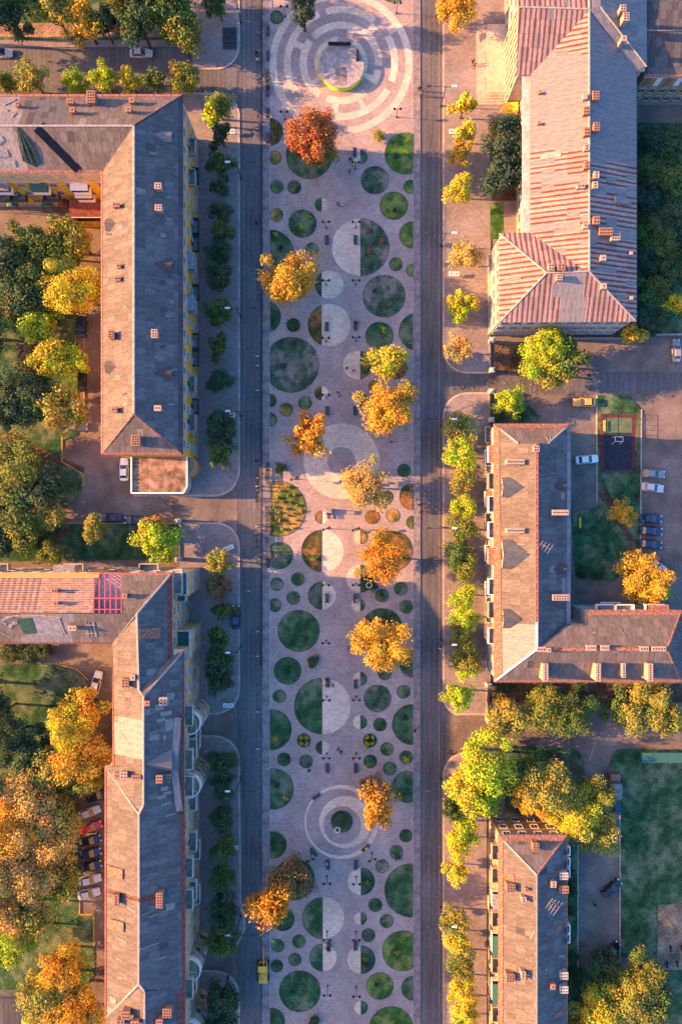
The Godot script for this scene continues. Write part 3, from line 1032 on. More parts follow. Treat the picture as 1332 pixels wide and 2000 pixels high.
	# walls seen from above: the street front and the courtyard front
	var x := q2(354, 600, E).x
	var z0 := q2(354, 189, E).y
	var z1 := q2(354, 883, E).y
	windows(b, Vector2(x, z0), Vector2(x, z1), Vector2(1, 0), [2.6, 6.2, 9.7, 13.1], 19, 1.2, 1.6)
	var cz := q2(100, 333, E).y
	var cx := q2(203, 333, E).x
	windows(b, Vector2(cx - 36.0, cz), Vector2(cx - 0.6, cz), Vector2(0, 1), [2.6, 6.2, 9.7, 13.1], 12)
	var band := MB.new()
	for y in [4.35, 11.3]:
		band.box(Vector3(x + 0.08, y, (z0 + z1) / 2), Vector3(0.16, 0.28, z1 - z0 - 0.2))
	band.box(Vector3(cx - 19, 11.3, cz + 0.08), Vector3(36, 0.28, 0.16))
	part(b, "string_course", band.mesh(M.trim))
	var pale := MB.new()
	pale.box(Vector3(x + 0.02, 13.15, (z0 + z1) / 2), Vector3(0.05, 3.3, z1 - z0 - 0.3))
	pale.box(Vector3(cx - 19, 13.15, cz + 0.02), Vector3(36, 3.3, 0.05))
	part(b, "upper_storey_render", pale.mesh(M.wall_cream))
	for s in [[290, 8], [331, 4.6], [350, 8], [431, 4.6], [466, 4.6], [517, 8], [563, 4.6], [598, 8], [660, 4.6], [694, 4.6], [752, 8], [790, 4.6], [826, 8]]:
		balcony(b, Vector2(x, q2(0, s[0] * 1.0, 8.0).y), s[1], Vector2(1, 0), 2.9, 1.25, M.wall_grey if s[1] > 6 else M.dark_metal, M.tarp_grey if s[0] in [517, 598] else null)
	for s in [[12, 8.0, "tarp_grey"], [85, 8.0, "green_metal"], [163, 8.0, "white_paint"], [10, 4.6, ""], [40, 4.6, ""], [105, 4.6, ""], [172, 4.6, "white_paint"]]:
		balcony(b, Vector2(q2(s[0], 360, s[1]).x, cz), s[1], Vector2(0, 1), 3.0, 1.2, M.white_paint if s[2] != "" else M.dark_metal, M[s[2]] if s[2] != "" else null)
	# low red-roofed porch in the courtyard corner
	var p := thing("porch", "low porch with red tiled roof in the yellow building's courtyard corner", "porch")
	var pb := MB.new()
	var pp := footprint([[140, 404], [200, 404], [200, 432], [140, 432]], 3.0)
	pb.prism(pp, -0.16, 3.0, false)
	part(p, "wall", pb.mesh(M.wall_yellow))
	var pr := roof(p, [[[[136, 391, 4.6], [198, 391, 4.6], [199, 425, 3.0], [136, 425, 3.0]], "tile"]], 120, Vector2(0.62, 0.85), func(_s, _c, _r, _at, _f): return M.red_metal)
	ridge(pr, [[136, 425, 3.0], [199, 425, 3.0]], 0.15, M.white_paint)
	var pd := MB.new()
	pd.box(Vector3(q(152, 433, 1.2).x, 1.1, q(152, 432, 3.0).z + 0.03), Vector3(1.0, 2.2, 0.06))
	part(p, "door", pd.mesh(M.dark_metal))
	for s in [[25, "green_metal"], [93, "green_metal"], [125, "red_metal"]]:
		var cn := thing("entrance_canopy", "rounded %s canopy over a courtyard entrance of the yellow building" % ("green" if s[1] == "green_metal" else "dark red"), "canopy", "courtyard entrance canopies")
		var cm := MB.new()
		var cc := q(s[0], 398, 3.0)
		for k in 6:
			var f := PI * k / 6
			var g := PI * (k + 1) / 6
			cm.quad(Vector3(cc.x - cos(f) * 1.1, 3.0 + sin(f) * 0.6, cz), Vector3(cc.x - cos(f) * 1.1, 3.0 + sin(f) * 0.6, cz + 1.5), Vector3(cc.x - cos(g) * 1.1, 3.0 + sin(g) * 0.6, cz + 1.5), Vector3(cc.x - cos(g) * 1.1, 3.0 + sin(g) * 0.6, cz))
		part(cn, "cover", cm.mesh(M[s[1]]))
		var cp := MB.new()
		for k in [-1, 1]:
			cp.tube(Vector3(cc.x + k * 1.0, -0.16, cz + 1.4), Vector3(cc.x + k * 1.0, 3.05, cz + 1.4), 0.05, 0.05, 6)
		part(cn, "post", cp.mesh(M.dark_metal))
	# single-storey annex at the south end
	var n := thing("shop_annex", "single-storey annex with stained flat roof and pale parapet at the yellow building's end", "building")
	var ah := 4.2
	var ap := footprint([[258, 880], [366, 880], [366, 950], [359, 963], [258, 963]], ah)
	var am := MB.new()
	am.prism(ap, -0.16, ah, false)
	part(n, "wall", am.mesh(M.wall_white))
	part(n, "roof", slab(ap, ah - 0.4, ah - 0.05, M.roof_flat))
	var par := MB.new()
	for i in range(1, 5):
		var s0 := ap[i]
		var s1 := ap[(i + 1) % 5]
		var o := (s1 - s0).normalized().orthogonal() * 0.14
		par.prism(PackedVector2Array([s0 + o, s1 + o, s1 - o, s0 - o]), ah - 0.3, ah + 0.35 + 0.01 * i)
	part(n, "parapet", par.mesh(M.white_paint))
	var seam := MB.new()
	for k in 9:
		seam.box(q(268, 892 + k * 8, ah) + Vector3(0, 0.0, 0), Vector3(1.6, 0.05, 0.12))
	part(n, "roof_batten", seam.mesh(M.brick_pale))
	var bay := MB.new()
	var cb := q2(366, 911, 3.6)
	var hp := PackedVector2Array()
	for k in 13:
		hp.append(cb + Vector2.from_angle(-PI / 2 + PI * k / 12) * Vector2(2.0, 2.1))
	bay.prism(hp, -0.16, 3.6)
	part(n, "round_entrance", bay.mesh(M.wall_ochre))

# ---------------------------------------------------------------- cream building with bay towers and a wing under repair
func south_west_building() -> void:
	var b := thing("cream_apartment_building", "long cream building with round bay towers and a wing roof under repair", "building")
	var E := 15.5
	var R := 19.0
	walls(b, [[-160, 1122], [334, 1122], [334, 1272], [357, 1272], [358, 2120], [208, 2120], [208, 1500], [223, 1500], [223, 1254], [-160, 1254]], E, M.wall_cream)
	var faces := [
		[[[-170, 1119, E], [183, 1119, E], [183, 1197, R], [-170, 1197, R]], "none"],
		[[[238, 1119, E], [337, 1119, E], [268, 1199, R], [238, 1198, R]], "warm", 0.5, "rust_band"],
		[[[-170, 1197, R], [268, 1199, R], [222, 1257, E], [-170, 1257, E]], "warm", 0.35, "red_metal"],
		[[[337, 1119, E], [337, 1283, E], [272, 1348, R], [268, 1199, R]], "slate", 1.0, "red_metal"],
		[[[268, 1199, R], [272, 1348, R], [281, 1360, R], [281, 1497, R], [220, 1497, E], [222, 1257, E]], "warm", 0.5, "red_metal"],
		[[[337, 1283, E + 0.1], [360, 1270, E], [281, 1360, R + 0.3], [272, 1348, R]], "warm"],
		[[[360, 1270, E], [362, 1590, E], [272, 1590, R], [281, 1572, R + 0.3], [281, 1360, R + 0.3]], "slate", 0.9, "red_metal"],
		[[[206, 1497, E], [281, 1497, R], [281, 1572, R], [272, 1590, R]], "warm"],
		[[[206, 1497, E], [272, 1590, R], [272, 1922, R], [206, 1990, E]], "warm", 0.4, "red_metal"],
		[[[362, 1590, E], [362, 1930, E], [283, 1936, R], [272, 1922, R], [272, 1590, R]], "slate", 0.9, "red_metal"],
		[[[206, 1990, E], [272, 1922, R], [283, 1936, R], [283, 2125, R], [206, 2125, E]], "warm", 0.5, "red_metal"],
		[[[362, 1930, E], [362, 2125, E], [283, 2125, R], [283, 1936, R]], "slate", 1.4, "red_metal"]]
	var pick := func(style, c, r, at, fi):
		if fi == 4 and at.x > 222 and at.x < 281 and at.y > 1405 and at.y < 1478 - (281 - at.x) * 0.1:
			return M.slate_new
		if fi == 2 and at.x > 45 and at.x < 140:
			return M.slate_pale if rng.randf() < 0.8 else M.zinc
		if fi == 6 and at.y > 1365 and at.y < 1455 and rng.randf() < 0.13:
			return M.slate_pale
		return slate_pick(style, c, r, at, fi)
	var rf := roof(b, faces, 300, Vector2(1.13, 1.65), pick)
	ridge(rf, [[268, 1199, R], [272, 1348, R], [281, 1360, R + 0.2], [281, 1572, R + 0.2], [272, 1590, R], [272, 1922, R], [283, 1936, R], [283, 2120, R]], 0.36, M.ridge_cap)
	ridge(rf, [[268, 1199, R], [335, 1121, E]], 0.34, M.ridge_cap)
	ridge(rf, [[272, 1590, R], [208, 1499, E]], 0.34, M.ridge_cap)
	ridge(rf, [[281, 1360, R + 0.3], [360, 1271, E]], 0.34, M.ridge_cap)
	ridge(rf, [[272, 1922, R], [208, 1988, E]], 0.38, M.ridge_cap)
	ridge(rf, [[268, 1199, R], [222, 1256, E]], 0.22, M.slate_pale)
	# repaired wing: membrane, counter battens and battens, each a piece
	var slope := plane_of(faces[0][0])
	var tf: Transform3D = slope.tf
	var mem := MB.new()
	var fl: PackedVector2Array = slope.flat
	sheet_piece(mem, fl, tf, 40, 40, 0)
	part(rf.node, "membrane", mem.mesh(M.membrane))
	var lo := fl[0]
	var hi := fl[0]
	for p in fl:
		lo = lo.min(p)
		hi = hi.max(p)
	var bt := MB.new()
	bt.box(Vector3.ZERO, Vector3(hi.x - lo.x - 0.4, 0.06, 0.10))
	var btm := bt.mesh(M.batten)
	for k in 15:
		part(rf.node, "batten", btm, tf * Transform3D(Basis(), Vector3((lo.x + hi.x) / 2, 0.16, lo.y + 0.4 + k * (hi.y - lo.y - 1.4) / 14.0)))
	var cb := MB.new()
	cb.box(Vector3.ZERO, Vector3(0.07, 0.05, 0.38))
	var cbm := cb.mesh(M.vent_dark)
	for k in 21:
		for j in 14:
			if hi.x - 0.9 - k * 1.08 < lo.x:
				continue
			part(rf.node, "batten_clip", cbm, tf * Transform3D(Basis(), Vector3(hi.x - 0.9 - k * 1.08, 0.13, lo.y + 0.65 + j * (hi.y - lo.y - 1.4) / 14.0)))
	var eb := MB.new()
	eb.box(Vector3.ZERO, Vector3(hi.x - lo.x, 0.07, 1.0))
	part(rf.node, "eave_gutter", eb.mesh(M.orange_metal), tf * Transform3D(Basis(), Vector3((lo.x + hi.x) / 2, 0.12, hi.y - 0.5)))
	for s in [[112, 1153, 0.9, 0.5], [114, 1177, 0.8, 0.5], [248, 1163, 0.7, 0.7]]:
		chimney(rf, s[0], s[1], s[2], s[3], 1.1, M.brick)
	# open rafters over the attic
	var attic := MB.new()
	var at0 := q(183, 1119, E)
	var at1 := q(238, 1198, R)
	attic.box(Vector3((at0.x + at1.x) / 2, E - 0.5, (at0.z + at1.z) / 2), Vector3(6.0, 0.3, 7.6))
	part(rf.node, "attic_floor", attic.mesh(M.earth))
	for k in 6:
		var x := 184.0 + k * 10.8
		var p0 := q(x, 1120, E)
		var p1 := q(x, 1198, R)
		var rb := MB.new()
		var z := (p1 - p0).normalized()
		rb.box((p0 + p1) / 2, Vector3(0.16, 0.2, p0.distance_to(p1)), Basis(Vector3.RIGHT, z.cross(Vector3.RIGHT), z))
		part(rf.node, "rafter", rb.mesh(M.red_beam))
	for s in [[1120, E], [1168, 17.7], [1190, 18.7]]:
		var pl := MB.new()
		pl.box((q(183, s[0], s[1]) + q(238, s[0], s[1])) / 2 + Vector3(0, 0.16, 0), Vector3(5.1, 0.14, 0.16))
		part(rf.node, "purlin", pl.mesh(M.red_beam))
	for k in 10:
		var db := MB.new()
		db.box(q(190 + (k * 37) % 45, 1130 + (k * 23) % 60, E) + Vector3(0, -0.2, 0), Vector3(1.8, 0.1, 0.18), Basis(Vector3.UP, k * 0.7))
		part(rf.node, "plank", db.mesh(M.batten if k % 2 else M.slate_pale))
	for s in [[14, 1208, 2.2, 0.5, 0.4], [6, 1214, 1.6, 0.5, -0.7], [24, 1203, 2.6, 0.14, 0.15], [60, 1202, 5.0, 0.14, 0.02], [95, 1203, 4.4, 0.14, -0.1], [12, 1238, 2.6, 0.12, -0.6], [22, 1222, 1.2, 0.6, 0.9], [30, 1216, 1.0, 0.7, 0.2], [172, 1228, 0.14, 3.4, 0.0], [178, 1228, 0.14, 3.4, 0.05], [186, 1228, 0.4, 3.4, 0.0], [176, 1220, 1.4, 0.12, 0.0], [176, 1236, 1.4, 0.12, 0.0], [122, 1222, 0.3, 3.6, 0.1]]:
		patch(rf, s[0], s[1], s[2], s[3], M.batten if s[3] < 0.2 else M.tarp_grey, "plank" if s[3] < 0.2 else "loose_sheet", 0.12, s[4])
	patch(rf, 55, 1222, 2.4, 3.4, M.tarp_green, "tarpaulin", 0.12, 0.1)
	patch(rf, 96, 1224, 4.4, 3.6, M.tarp_grey, "tarpaulin", 0.10, 0.02)
	for s in [[250, 1331, 1.1, 1.4, 1.5], [263, 1321, 0.7, 0.8, 1.0], [323, 1366, 1.2, 1.2, 1.4], [291, 1371, 0.7, 0.7, 1.0], [246, 1510, 1.1, 1.1, 1.2], [231, 1512, 0.7, 0.8, 0.8], [270, 1515, 1.4, 0.6, 0.9], [315, 1517, 0.9, 1.2, 1.2], [328, 1514, 1.2, 0.6, 0.6], [232, 1751, 0.8, 1.8, 1.3], [316, 1750, 0.9, 2.4, 1.5], [251, 1972, 1.3, 1.2, 1.5], [331, 1968, 1.3, 1.4, 1.5], [316, 1990, 0.9, 1.6, 1.5], [240, 1990, 1.2, 1.0, 1.2], [268, 1990, 1.2, 0.8, 1.2], [147, 1225, 1.2, 0.7, 1.2]]:
		chimney(rf, s[0], s[1], s[2], s[3], s[4], M.brick_pale if rng.randf() < 0.4 else M.brick)
	patch(rf, 292, 1237, 3.8, 1.9, M.rust_band, "roof_hatch", 0.35)
	patch(rf, 228, 1703, 3.4, 1.7, M.rust_band, "roof_hatch", 0.3)
	patch(rf, 230, 1806, 3.4, 1.7, M.rust_band, "roof_hatch", 0.3)
	var walkway := MB.new()
	for s in [[213, 1740, 270, 1757], [272, 1757, 315, 1748]]:
		var w0 := hit(rf, s[0], s[1]) + Vector3(0, 0.2, 0)
		var w1 := hit(rf, s[2], s[3]) + Vector3(0, 0.2, 0)
		for k in [-0.25, 0.25]:
			walkway.tube(w0 + Vector3(0, 0, k), w1 + Vector3(0, 0, k), 0.07, 0.07, 5)
		for k in 12:
			var m := w0.lerp(w1, k / 11.0)
			walkway.box(m, Vector3(0.14, 0.06, 0.6))
	part(rf.node, "roof_ladder", walkway.mesh(M.red_metal))
	for s in [[312, 1381, 1.6, 1.1, 0.0], [333, 1360, 1.4, 1.2, 0], [325, 1393, 2.0, 0.8, 0], [315, 1406, 1.5, 0.6, 0.1], [332, 1415, 1.6, 2.0, 0], [322, 1440, 0.6, 0.8, 0], [300, 1430, 1.6, 0.2, 0.1], [322, 1540, 1.3, 0.7, 0], [328, 1548, 1.5, 0.5, 0], [316, 1556, 1.5, 0.6, 0.05], [325, 1569, 1.8, 0.35, 0.1], [333, 1591, 1.8, 0.25, 0.15], [333, 1770, 1.5, 1.2, 0.05], [259, 1777, 2.0, 0.25, -0.2], [300, 1788, 1.6, 0.2, 0.1], [285, 1784, 1.2, 0.15, 0.1], [293, 1847, 3.2, 0.22, 0.1], [316, 1871, 1.6, 0.22, 0.15], [238, 1835, 2.4, 0.2, -0.05], [234, 1873, 1.4, 0.2, -0.15], [236, 1910, 1.2, 0.2, 0.2], [240, 1794, 1.2, 0.2, 0], [228, 1671, 1.1, 0.25, 0], [237, 1358, 1.6, 0.2, -0.1], [222, 1953, 1.4, 1.1, 0], [262, 1925, 0.2, 1.6, 0], [245, 1440, 0.14, 3.4, 0.9]]:
		patch(rf, s[0], s[1], s[2], s[3], M.slate_new, "loose_board", 0.10, s[4])
	# grey parapet gutter over the middle bays
	var gut := MB.new()
	for k in [[[349, 1400], [342, 1500]], [[342, 1500], [352, 1582]]]:
		var g0 := q(k[0][0], k[0][1], 16.2)
		var g1 := q(k[1][0], k[1][1], 16.2)
		var z := (g1 - g0).normalized()
		gut.box((g0 + g1) / 2 + Vector3(0, 0.3, 0), Vector3(1.15, 0.4, g0.distance_to(g1)), Basis(Vector3.UP.cross(z).normalized(), Vector3.UP, z))
	part(rf.node, "parapet_gutter", gut.mesh(M.zinc_pale))
	# gable above the parapet
	var gb := MB.new()
	var c0 := hit(rf, 284, 1492)
	var d0 := q(338, 1450, 16.0)
	var d1 := q(336, 1498, 18.4)
	var d2 := q(336, 1512, 16.0)
	gb.tri(c0 + Vector3(0, 0.1, 0), d1, d0); gb.tri(c0 + Vector3(0, 0.1, 0), d2, d1); gb.tri(d0, d1, d2)
	part(rf.node, "cross_gable", gb.mesh(M.slate_pale))
	# street front: windows, stacked balconies, three-storey projections and round bays
	var x := q2(357, 1500, E).x
	var xa := q2(334, 1200, E).x
	var za := q2(0, 1122, E).y
	var zb := q2(0, 1272, E).y
	var zc := q2(0, 2110, E).y
	windows(b, Vector2(xa, za), Vector2(xa, zb), Vector2(1, 0), [2.6, 6.2, 9.7, 13.1], 5)
	windows(b, Vector2(x, zb), Vector2(x, zc), Vector2(1, 0), [2.6, 6.2, 9.7, 13.1], 25, 1.2, 1.6)
	var zn := q2(0, 1122, E).y
	windows(b, Vector2(xa - 42, zn), Vector2(xa, zn), Vector2(0, -1), [2.6, 6.2, 9.7, 13.1], 14)
	for s in [[xa - 20.0, 9.4], [xa - 34.0, 9.4], [xa - 20.0, 5.9], [xa - 34.0, 5.9], [xa - 6.0, 5.9]]:
		balcony(b, Vector2(s[0], zn), s[1], Vector2(0, -1), 3.6, 1.3, M.wall_white, M.tarp_grey if s[1] > 9 else null)
	for s in [[1135, 12.2], [1150, 9.0], [1140, 5.6]]:
		balcony(b, Vector2(xa, q2(0, s[0], s[1]).y), s[1], Vector2(1, 0), 4.4, 1.5, M.wall_white)
	for s in [[1395, 12.4], [1420, 9.0], [1460, 9.0], [1532, 12.4], [1640, 9.0], [1655, 5.6], [1690, 12.4], [1742, 5.6], [1735, 9.0], [1752, 12.4], [1912, 9.0], [1925, 12.4], [1440, 5.6], [1480, 12.4], [1560, 9.0]]:
		balcony(b, Vector2(x, q2(0, s[0], s[1]).y), s[1], Vector2(1, 0), 3.6, 1.4, M.wall_white)
	# corner projections with flat terraces
	for s in [[1108, 1150, 11.5, 2.3], [1215, 1264, 9.8, 2.4]]:
		var zz0: float = (s[0] - 1000) * 0.1
		var zz1: float = (s[1] - 1000) * 0.1
		var pm := MB.new()
		pm.box(Vector3(xa + s[3] / 2, s[2] / 2 - 0.08, (zz0 + zz1) / 2), Vector3(s[3], s[2] + 0.16, zz1 - zz0))
		var o := part(b, "projection", pm.mesh(M.wall_cream))
		var pt := MB.new()
		pt.box(Vector3(xa + s[3] - 0.1, s[2] + 0.45, (zz0 + zz1) / 2), Vector3(0.2, 0.9, zz1 - zz0))
		for k in [zz0 + 0.1, zz1 - 0.1]:
			pt.box(Vector3(xa + s[3] / 2 - 0.1, s[2] + 0.45, k), Vector3(s[3] - 0.2, 0.9, 0.2))
		part(o, "parapet", pt.mesh(M.wall_white))
		var fl2 := MB.new()
		fl2.box(Vector3(xa + s[3] / 2 - 0.1, s[2] + 0.03, (zz0 + zz1) / 2), Vector3(s[3] - 0.25, 0.06, zz1 - zz0 - 0.4))
		part(o, "terrace_floor", fl2.mesh(M.green_metal if s[2] < 10 else M.wall_grey))
		windows(b, Vector2(xa + s[3], zz0), Vector2(xa + s[3], zz1), Vector2(1, 0), [2.6, 6.2], 2)
	for s in [[1385, 9.2], [1500, 9.2], [1836, 9.2], [1950, 9.2]]:
		var cc := Vector2(x, (s[0] - 1000) * 0.1)
		var arc := PackedVector2Array()
		for k in 15:
			arc.append(cc + Vector2.from_angle(-PI / 2 + PI * k / 14) * 2.1)
		var bm := MB.new()
		bm.prism(arc, -0.16, s[1])
		var o := part(b, "round_bay", bm.mesh(M.wall_cream))
		var cr := MB.new()
		for k in 14:
			var d0b := Vector2.from_angle(-PI / 2 + PI * k / 14)
			var d1b := Vector2.from_angle(-PI / 2 + PI * (k + 1) / 14)
			cr.prism(PackedVector2Array([cc + d0b * 2.2, cc + d1b * 2.2, cc + d1b * 1.98, cc + d0b * 1.98]), s[1] - 0.2, s[1] + 0.85)
		part(o, "balustrade", cr.mesh(M.white_paint))
		var wm := window_meshes(1.0, 1.7)
		for y in [2.4, 6.6]:
			for a in [-60.0, -20.0, 20.0, 60.0]:
				var d := Vector2.from_angle(deg_to_rad(a))
				var bas := Basis(Vector3.UP, -deg_to_rad(a) + PI / 2)
				var pp := cc + d * 2.12
				var wi := part(b, "window", wm[0], Transform3D(bas, Vector3(pp.x, y, pp.y)))
				part(wi, "pane", wm[1])

# ---------------------------------------------------------------- school with rusted corrugated roof
func school() -> void:
	var b := thing("school_building", "white and yellow school with hipped rust-striped corrugated metal roof", "building")
	var E := 12.0
	var R := 15.5
	walls(b, [[1014, -140], [1256, -140], [1256, 134], [1238, 136], [1238, 624], [978, 624], [978, 459], [1039, 459], [1039, 144], [1014, 144]], E, M.wall_white)
	var faces := [
		[[[1035, 147, E], [1035, 455, E], [1142, 530, R], [1150, 530, R], [1150, 18, R]], "rust"],
		[[[1008, 147, E], [1035, 147, E], [1150, 18, R], [1012, 14, R]], "rust"],
		[[[1012, 14, R], [1150, 18, R], [1150, -150, E], [1008, -150, E]], "rust"],
		[[[1150, 18, R], [1150, 530, R], [1242, 628, E], [1242, 140, E]], "rust"],
		[[[1150, 18, R + 0.15], [1172, 14, R + 0.15], [1262, 130, E + 0.1], [1241, 140, E + 0.1]], "zinc"],
		[[[1172, 14, R], [1262, 130, E], [1262, -150, E], [1172, -150, R]], "zinc"],
		[[[1150, 18, R], [1172, 14, R], [1172, -150, R], [1150, -150, R]], "zinc"],
		[[[974, 455, E], [1035, 455, E], [1142, 530, R], [1067, 533, R - 0.1]], "rust"],
		[[[974, 455, E], [1067, 533, R - 0.1], [974, 630, E]], "rust"],
		[[[974, 630, E], [1067, 533, R - 0.1], [1150, 530, R], [1242, 628, E]], "rust"]]
	var pick := func(style, c, r, at, fi):
		if style == "zinc":
			return M.zinc if rng.randf() < 0.7 else M.zinc_pale
		if fi == 0 and at.y > 108 and at.y < 292 or fi == 3 and at.y < 320:
			return M.zinc_pale if fi == 0 else M.zinc
		if fi == 0 and (absf(at.y - 348) < 8 or absf(at.y - 443) < 6) or fi == 3 and (absf(at.y - 372) < 6 or absf(at.y - 457) < 10):
			return M.zinc_pale
		if fi == 9 and at.x > 1092 and at.x < 1140:
			return M.zinc_pale
		return M["rust_sheet%d" % (rng.randi() % 3)] if rng.randf() < 0.93 else M.zinc
	var rf := roof(b, faces, 300, Vector2(0.90, 2.2), pick)
	ridge(rf, [[1150, -140, R], [1150, 530, R]], 0.36, M.ridge_cap)
	ridge(rf, [[1150, 530, R], [1067, 533, R - 0.1], [976, 457, E]], 0.32, M.ridge_cap)
	ridge(rf, [[1067, 533, R - 0.1], [976, 628, E]], 0.32, M.ridge_cap)
	ridge(rf, [[1150, 530, R], [1240, 626, E]], 0.32, M.ridge_cap)
	ridge(rf, [[1150, 18, R], [1014, 14, R]], 0.30, M.ridge_cap)
	ridge(rf, [[1172, 14, R + 0.2], [1262, 130, E + 0.2]], 0.26, M.ridge_cap)
	for s in [[1139, 193, 0.6, 1.0, 0.9, 1], [1159, 193, 1.0, 1.3, 1.1, 0], [1141, 222, 0.9, 1.2, 1.1, 0], [1142, 263, 0.9, 1.2, 1.1, 0], [1160, 254, 0.9, 1.3, 1.2, 0], [1160, 347, 0.8, 1.0, 1.1, 1], [1142, 293, 0.8, 0.9, 0.9, 1], [1142, 327, 0.8, 1.1, 1.0, 0], [1131, 367, 1.2, 0.7, 0.8, 1], [1158, 366, 0.8, 1.0, 1.0, 1], [1160, 435, 1.0, 1.2, 1.1, 0], [1140, 444, 0.7, 0.8, 0.8, 1], [1178, 457, 2.2, 1.1, 1.2, 0], [1196, 468, 1.4, 1.1, 1.4, 1], [1173, 508, 0.8, 0.8, 1.2, 1], [1073, 525, 0.9, 1.0, 0.9, 1], [1093, 525, 1.2, 1.0, 0.9, 0], [1089, 545, 0.9, 0.9, 1.0, 1], [1175, 562, 0.8, 0.8, 1.0, 1], [1208, 30, 0.9, 0.9, 2.0, 1], [1213, 48, 0.9, 1.3, 2.2, 1], [1209, 90, 0.8, 0.8, 2.2, 1], [1229, 497, 0.4, 0.4, 0.7, 1], [1230, 584, 0.4, 0.4, 0.7, 1], [1052, 184, 0.4, 0.4, 0.7, 0], [1050, 244, 0.4, 0.4, 0.7, 0]]:
		chimney(rf, s[0], s[1], s[2], s[3], s[4], M.brick_pale if s[5] else M.brick, s[2] > 0.6)
	patch(rf, 1213, 393, 3.6, 1.2, M.zinc_pale, "roof_hatch", 0.4)
	patch(rf, 1075, 304, 3.6, 1.0, M.wall_grey, "roof_hatch", 0.15)
	patch(rf, 1000, 546, 3.2, 0.35, M.zinc_pale, "loose_board", 0.15, 0.05)
	var lea := MB.new()
	lea.box((q(1030, 147, E) + q(1030, 455, E)) / 2 + Vector3(-0.2, -0.25, 0), Vector3(1.5, 0.12, q(0, 455, E).z - q(0, 147, E).z))
	part(rf.node, "eave_ledge", lea.mesh(M.trim))
	var gz := MB.new()
	gz.box(Vector3(q(1242, 0, E).x + 0.05, E - 0.05, (q(0, 140, E).z + q(0, 628, E).z) / 2), Vector3(0.22, 0.16, q(0, 628, E).z - q(0, 140, E).z))
	part(rf.node, "eave_gutter", gz.mesh(M.dark_metal))
	# fronts
	var xw := q2(1039, 0, E).x
	windows(b, Vector2(xw, q2(0, 146, E).y), Vector2(xw, q2(0, 457, E).y), Vector2(-1, 0), [2.4, 6.0, 9.6], 11, 1.6, 2.0)
	var x2 := q2(978, 0, E).x
	windows(b, Vector2(x2, q2(0, 459, E).y), Vector2(x2, q2(0, 624, E).y), Vector2(-1, 0), [2.4, 6.0, 9.6], 6, 1.6, 2.0)
	var zs := q2(0, 624, E).y
	windows(b, Vector2(x2, zs), Vector2(q2(1238, 0, E).x, zs), Vector2(0, 1), [2.4, 6.0, 9.6], 10, 1.6, 2.0)
	var x3 := q2(1014, 0, E).x
	windows(b, Vector2(x3, q2(0, -140, E).y), Vector2(x3, q2(0, 144, E).y), Vector2(-1, 0), [2.4, 6.0, 9.6], 10, 1.6, 2.0)
	var pil := MB.new()
	for k in 10:
		pil.box(Vector3(x3 - 0.14, 6.0, lerpf(q2(0, 10, E).y, q2(0, 142, E).y, k / 9.0)), Vector3(0.3, 11.6, 0.5))
	part(b, "pilaster", pil.mesh(M.trim))
	var yb := MB.new()
	for k in [2.0, 4.2, 7.8]:
		yb.box(Vector3(x2 - 0.05, k, (q2(0, 459, E).y + zs) / 2), Vector3(0.1, 0.35, zs - q2(0, 459, E).y))
		yb.box(Vector3((x2 + q2(1238, 0, E).x) / 2, k, zs + 0.05), Vector3(q2(1238, 0, E).x - x2, 0.3, 0.1))
	part(b, "string_course", yb.mesh(M.trim))
	# entrance porch with yellow roof and stairs on two sides
	var st := thing("entrance_stairs", "broad stone entrance stairs with landing before the school door", "stairs")
	for k in 5:
		var e := 5.0 * k
		part(st, "step" if k < 4 else "landing", slab(rect(930 + e, 52, 990, 205 - e), -0.02, 0.15 * (k + 1), M.pale_paving if k == 4 else M.kerb))
	var yc := thing("side_door_canopy", "yellow sloping canopy over the school's side door", "canopy")
	var ym := MB.new()
	var y0 := q(983, 213, 3.0)
	ym.box(Vector3(y0.x + 1.2, 3.1, y0.z - 0.2), Vector3(3.0, 0.12, 2.0), Basis(Vector3.BACK, 0.12))
	part(yc, "cover", ym.mesh(M.yellow_paint))
	var yp := MB.new()
	for k in [-1, 1]:
		yp.tube(Vector3(y0.x + 0.1, 0, y0.z - 0.2 + k * 0.9), Vector3(y0.x + 0.1, 3.0, y0.z - 0.2 + k * 0.9), 0.06, 0.06, 6)
	part(yc, "post", yp.mesh(M.white_paint))

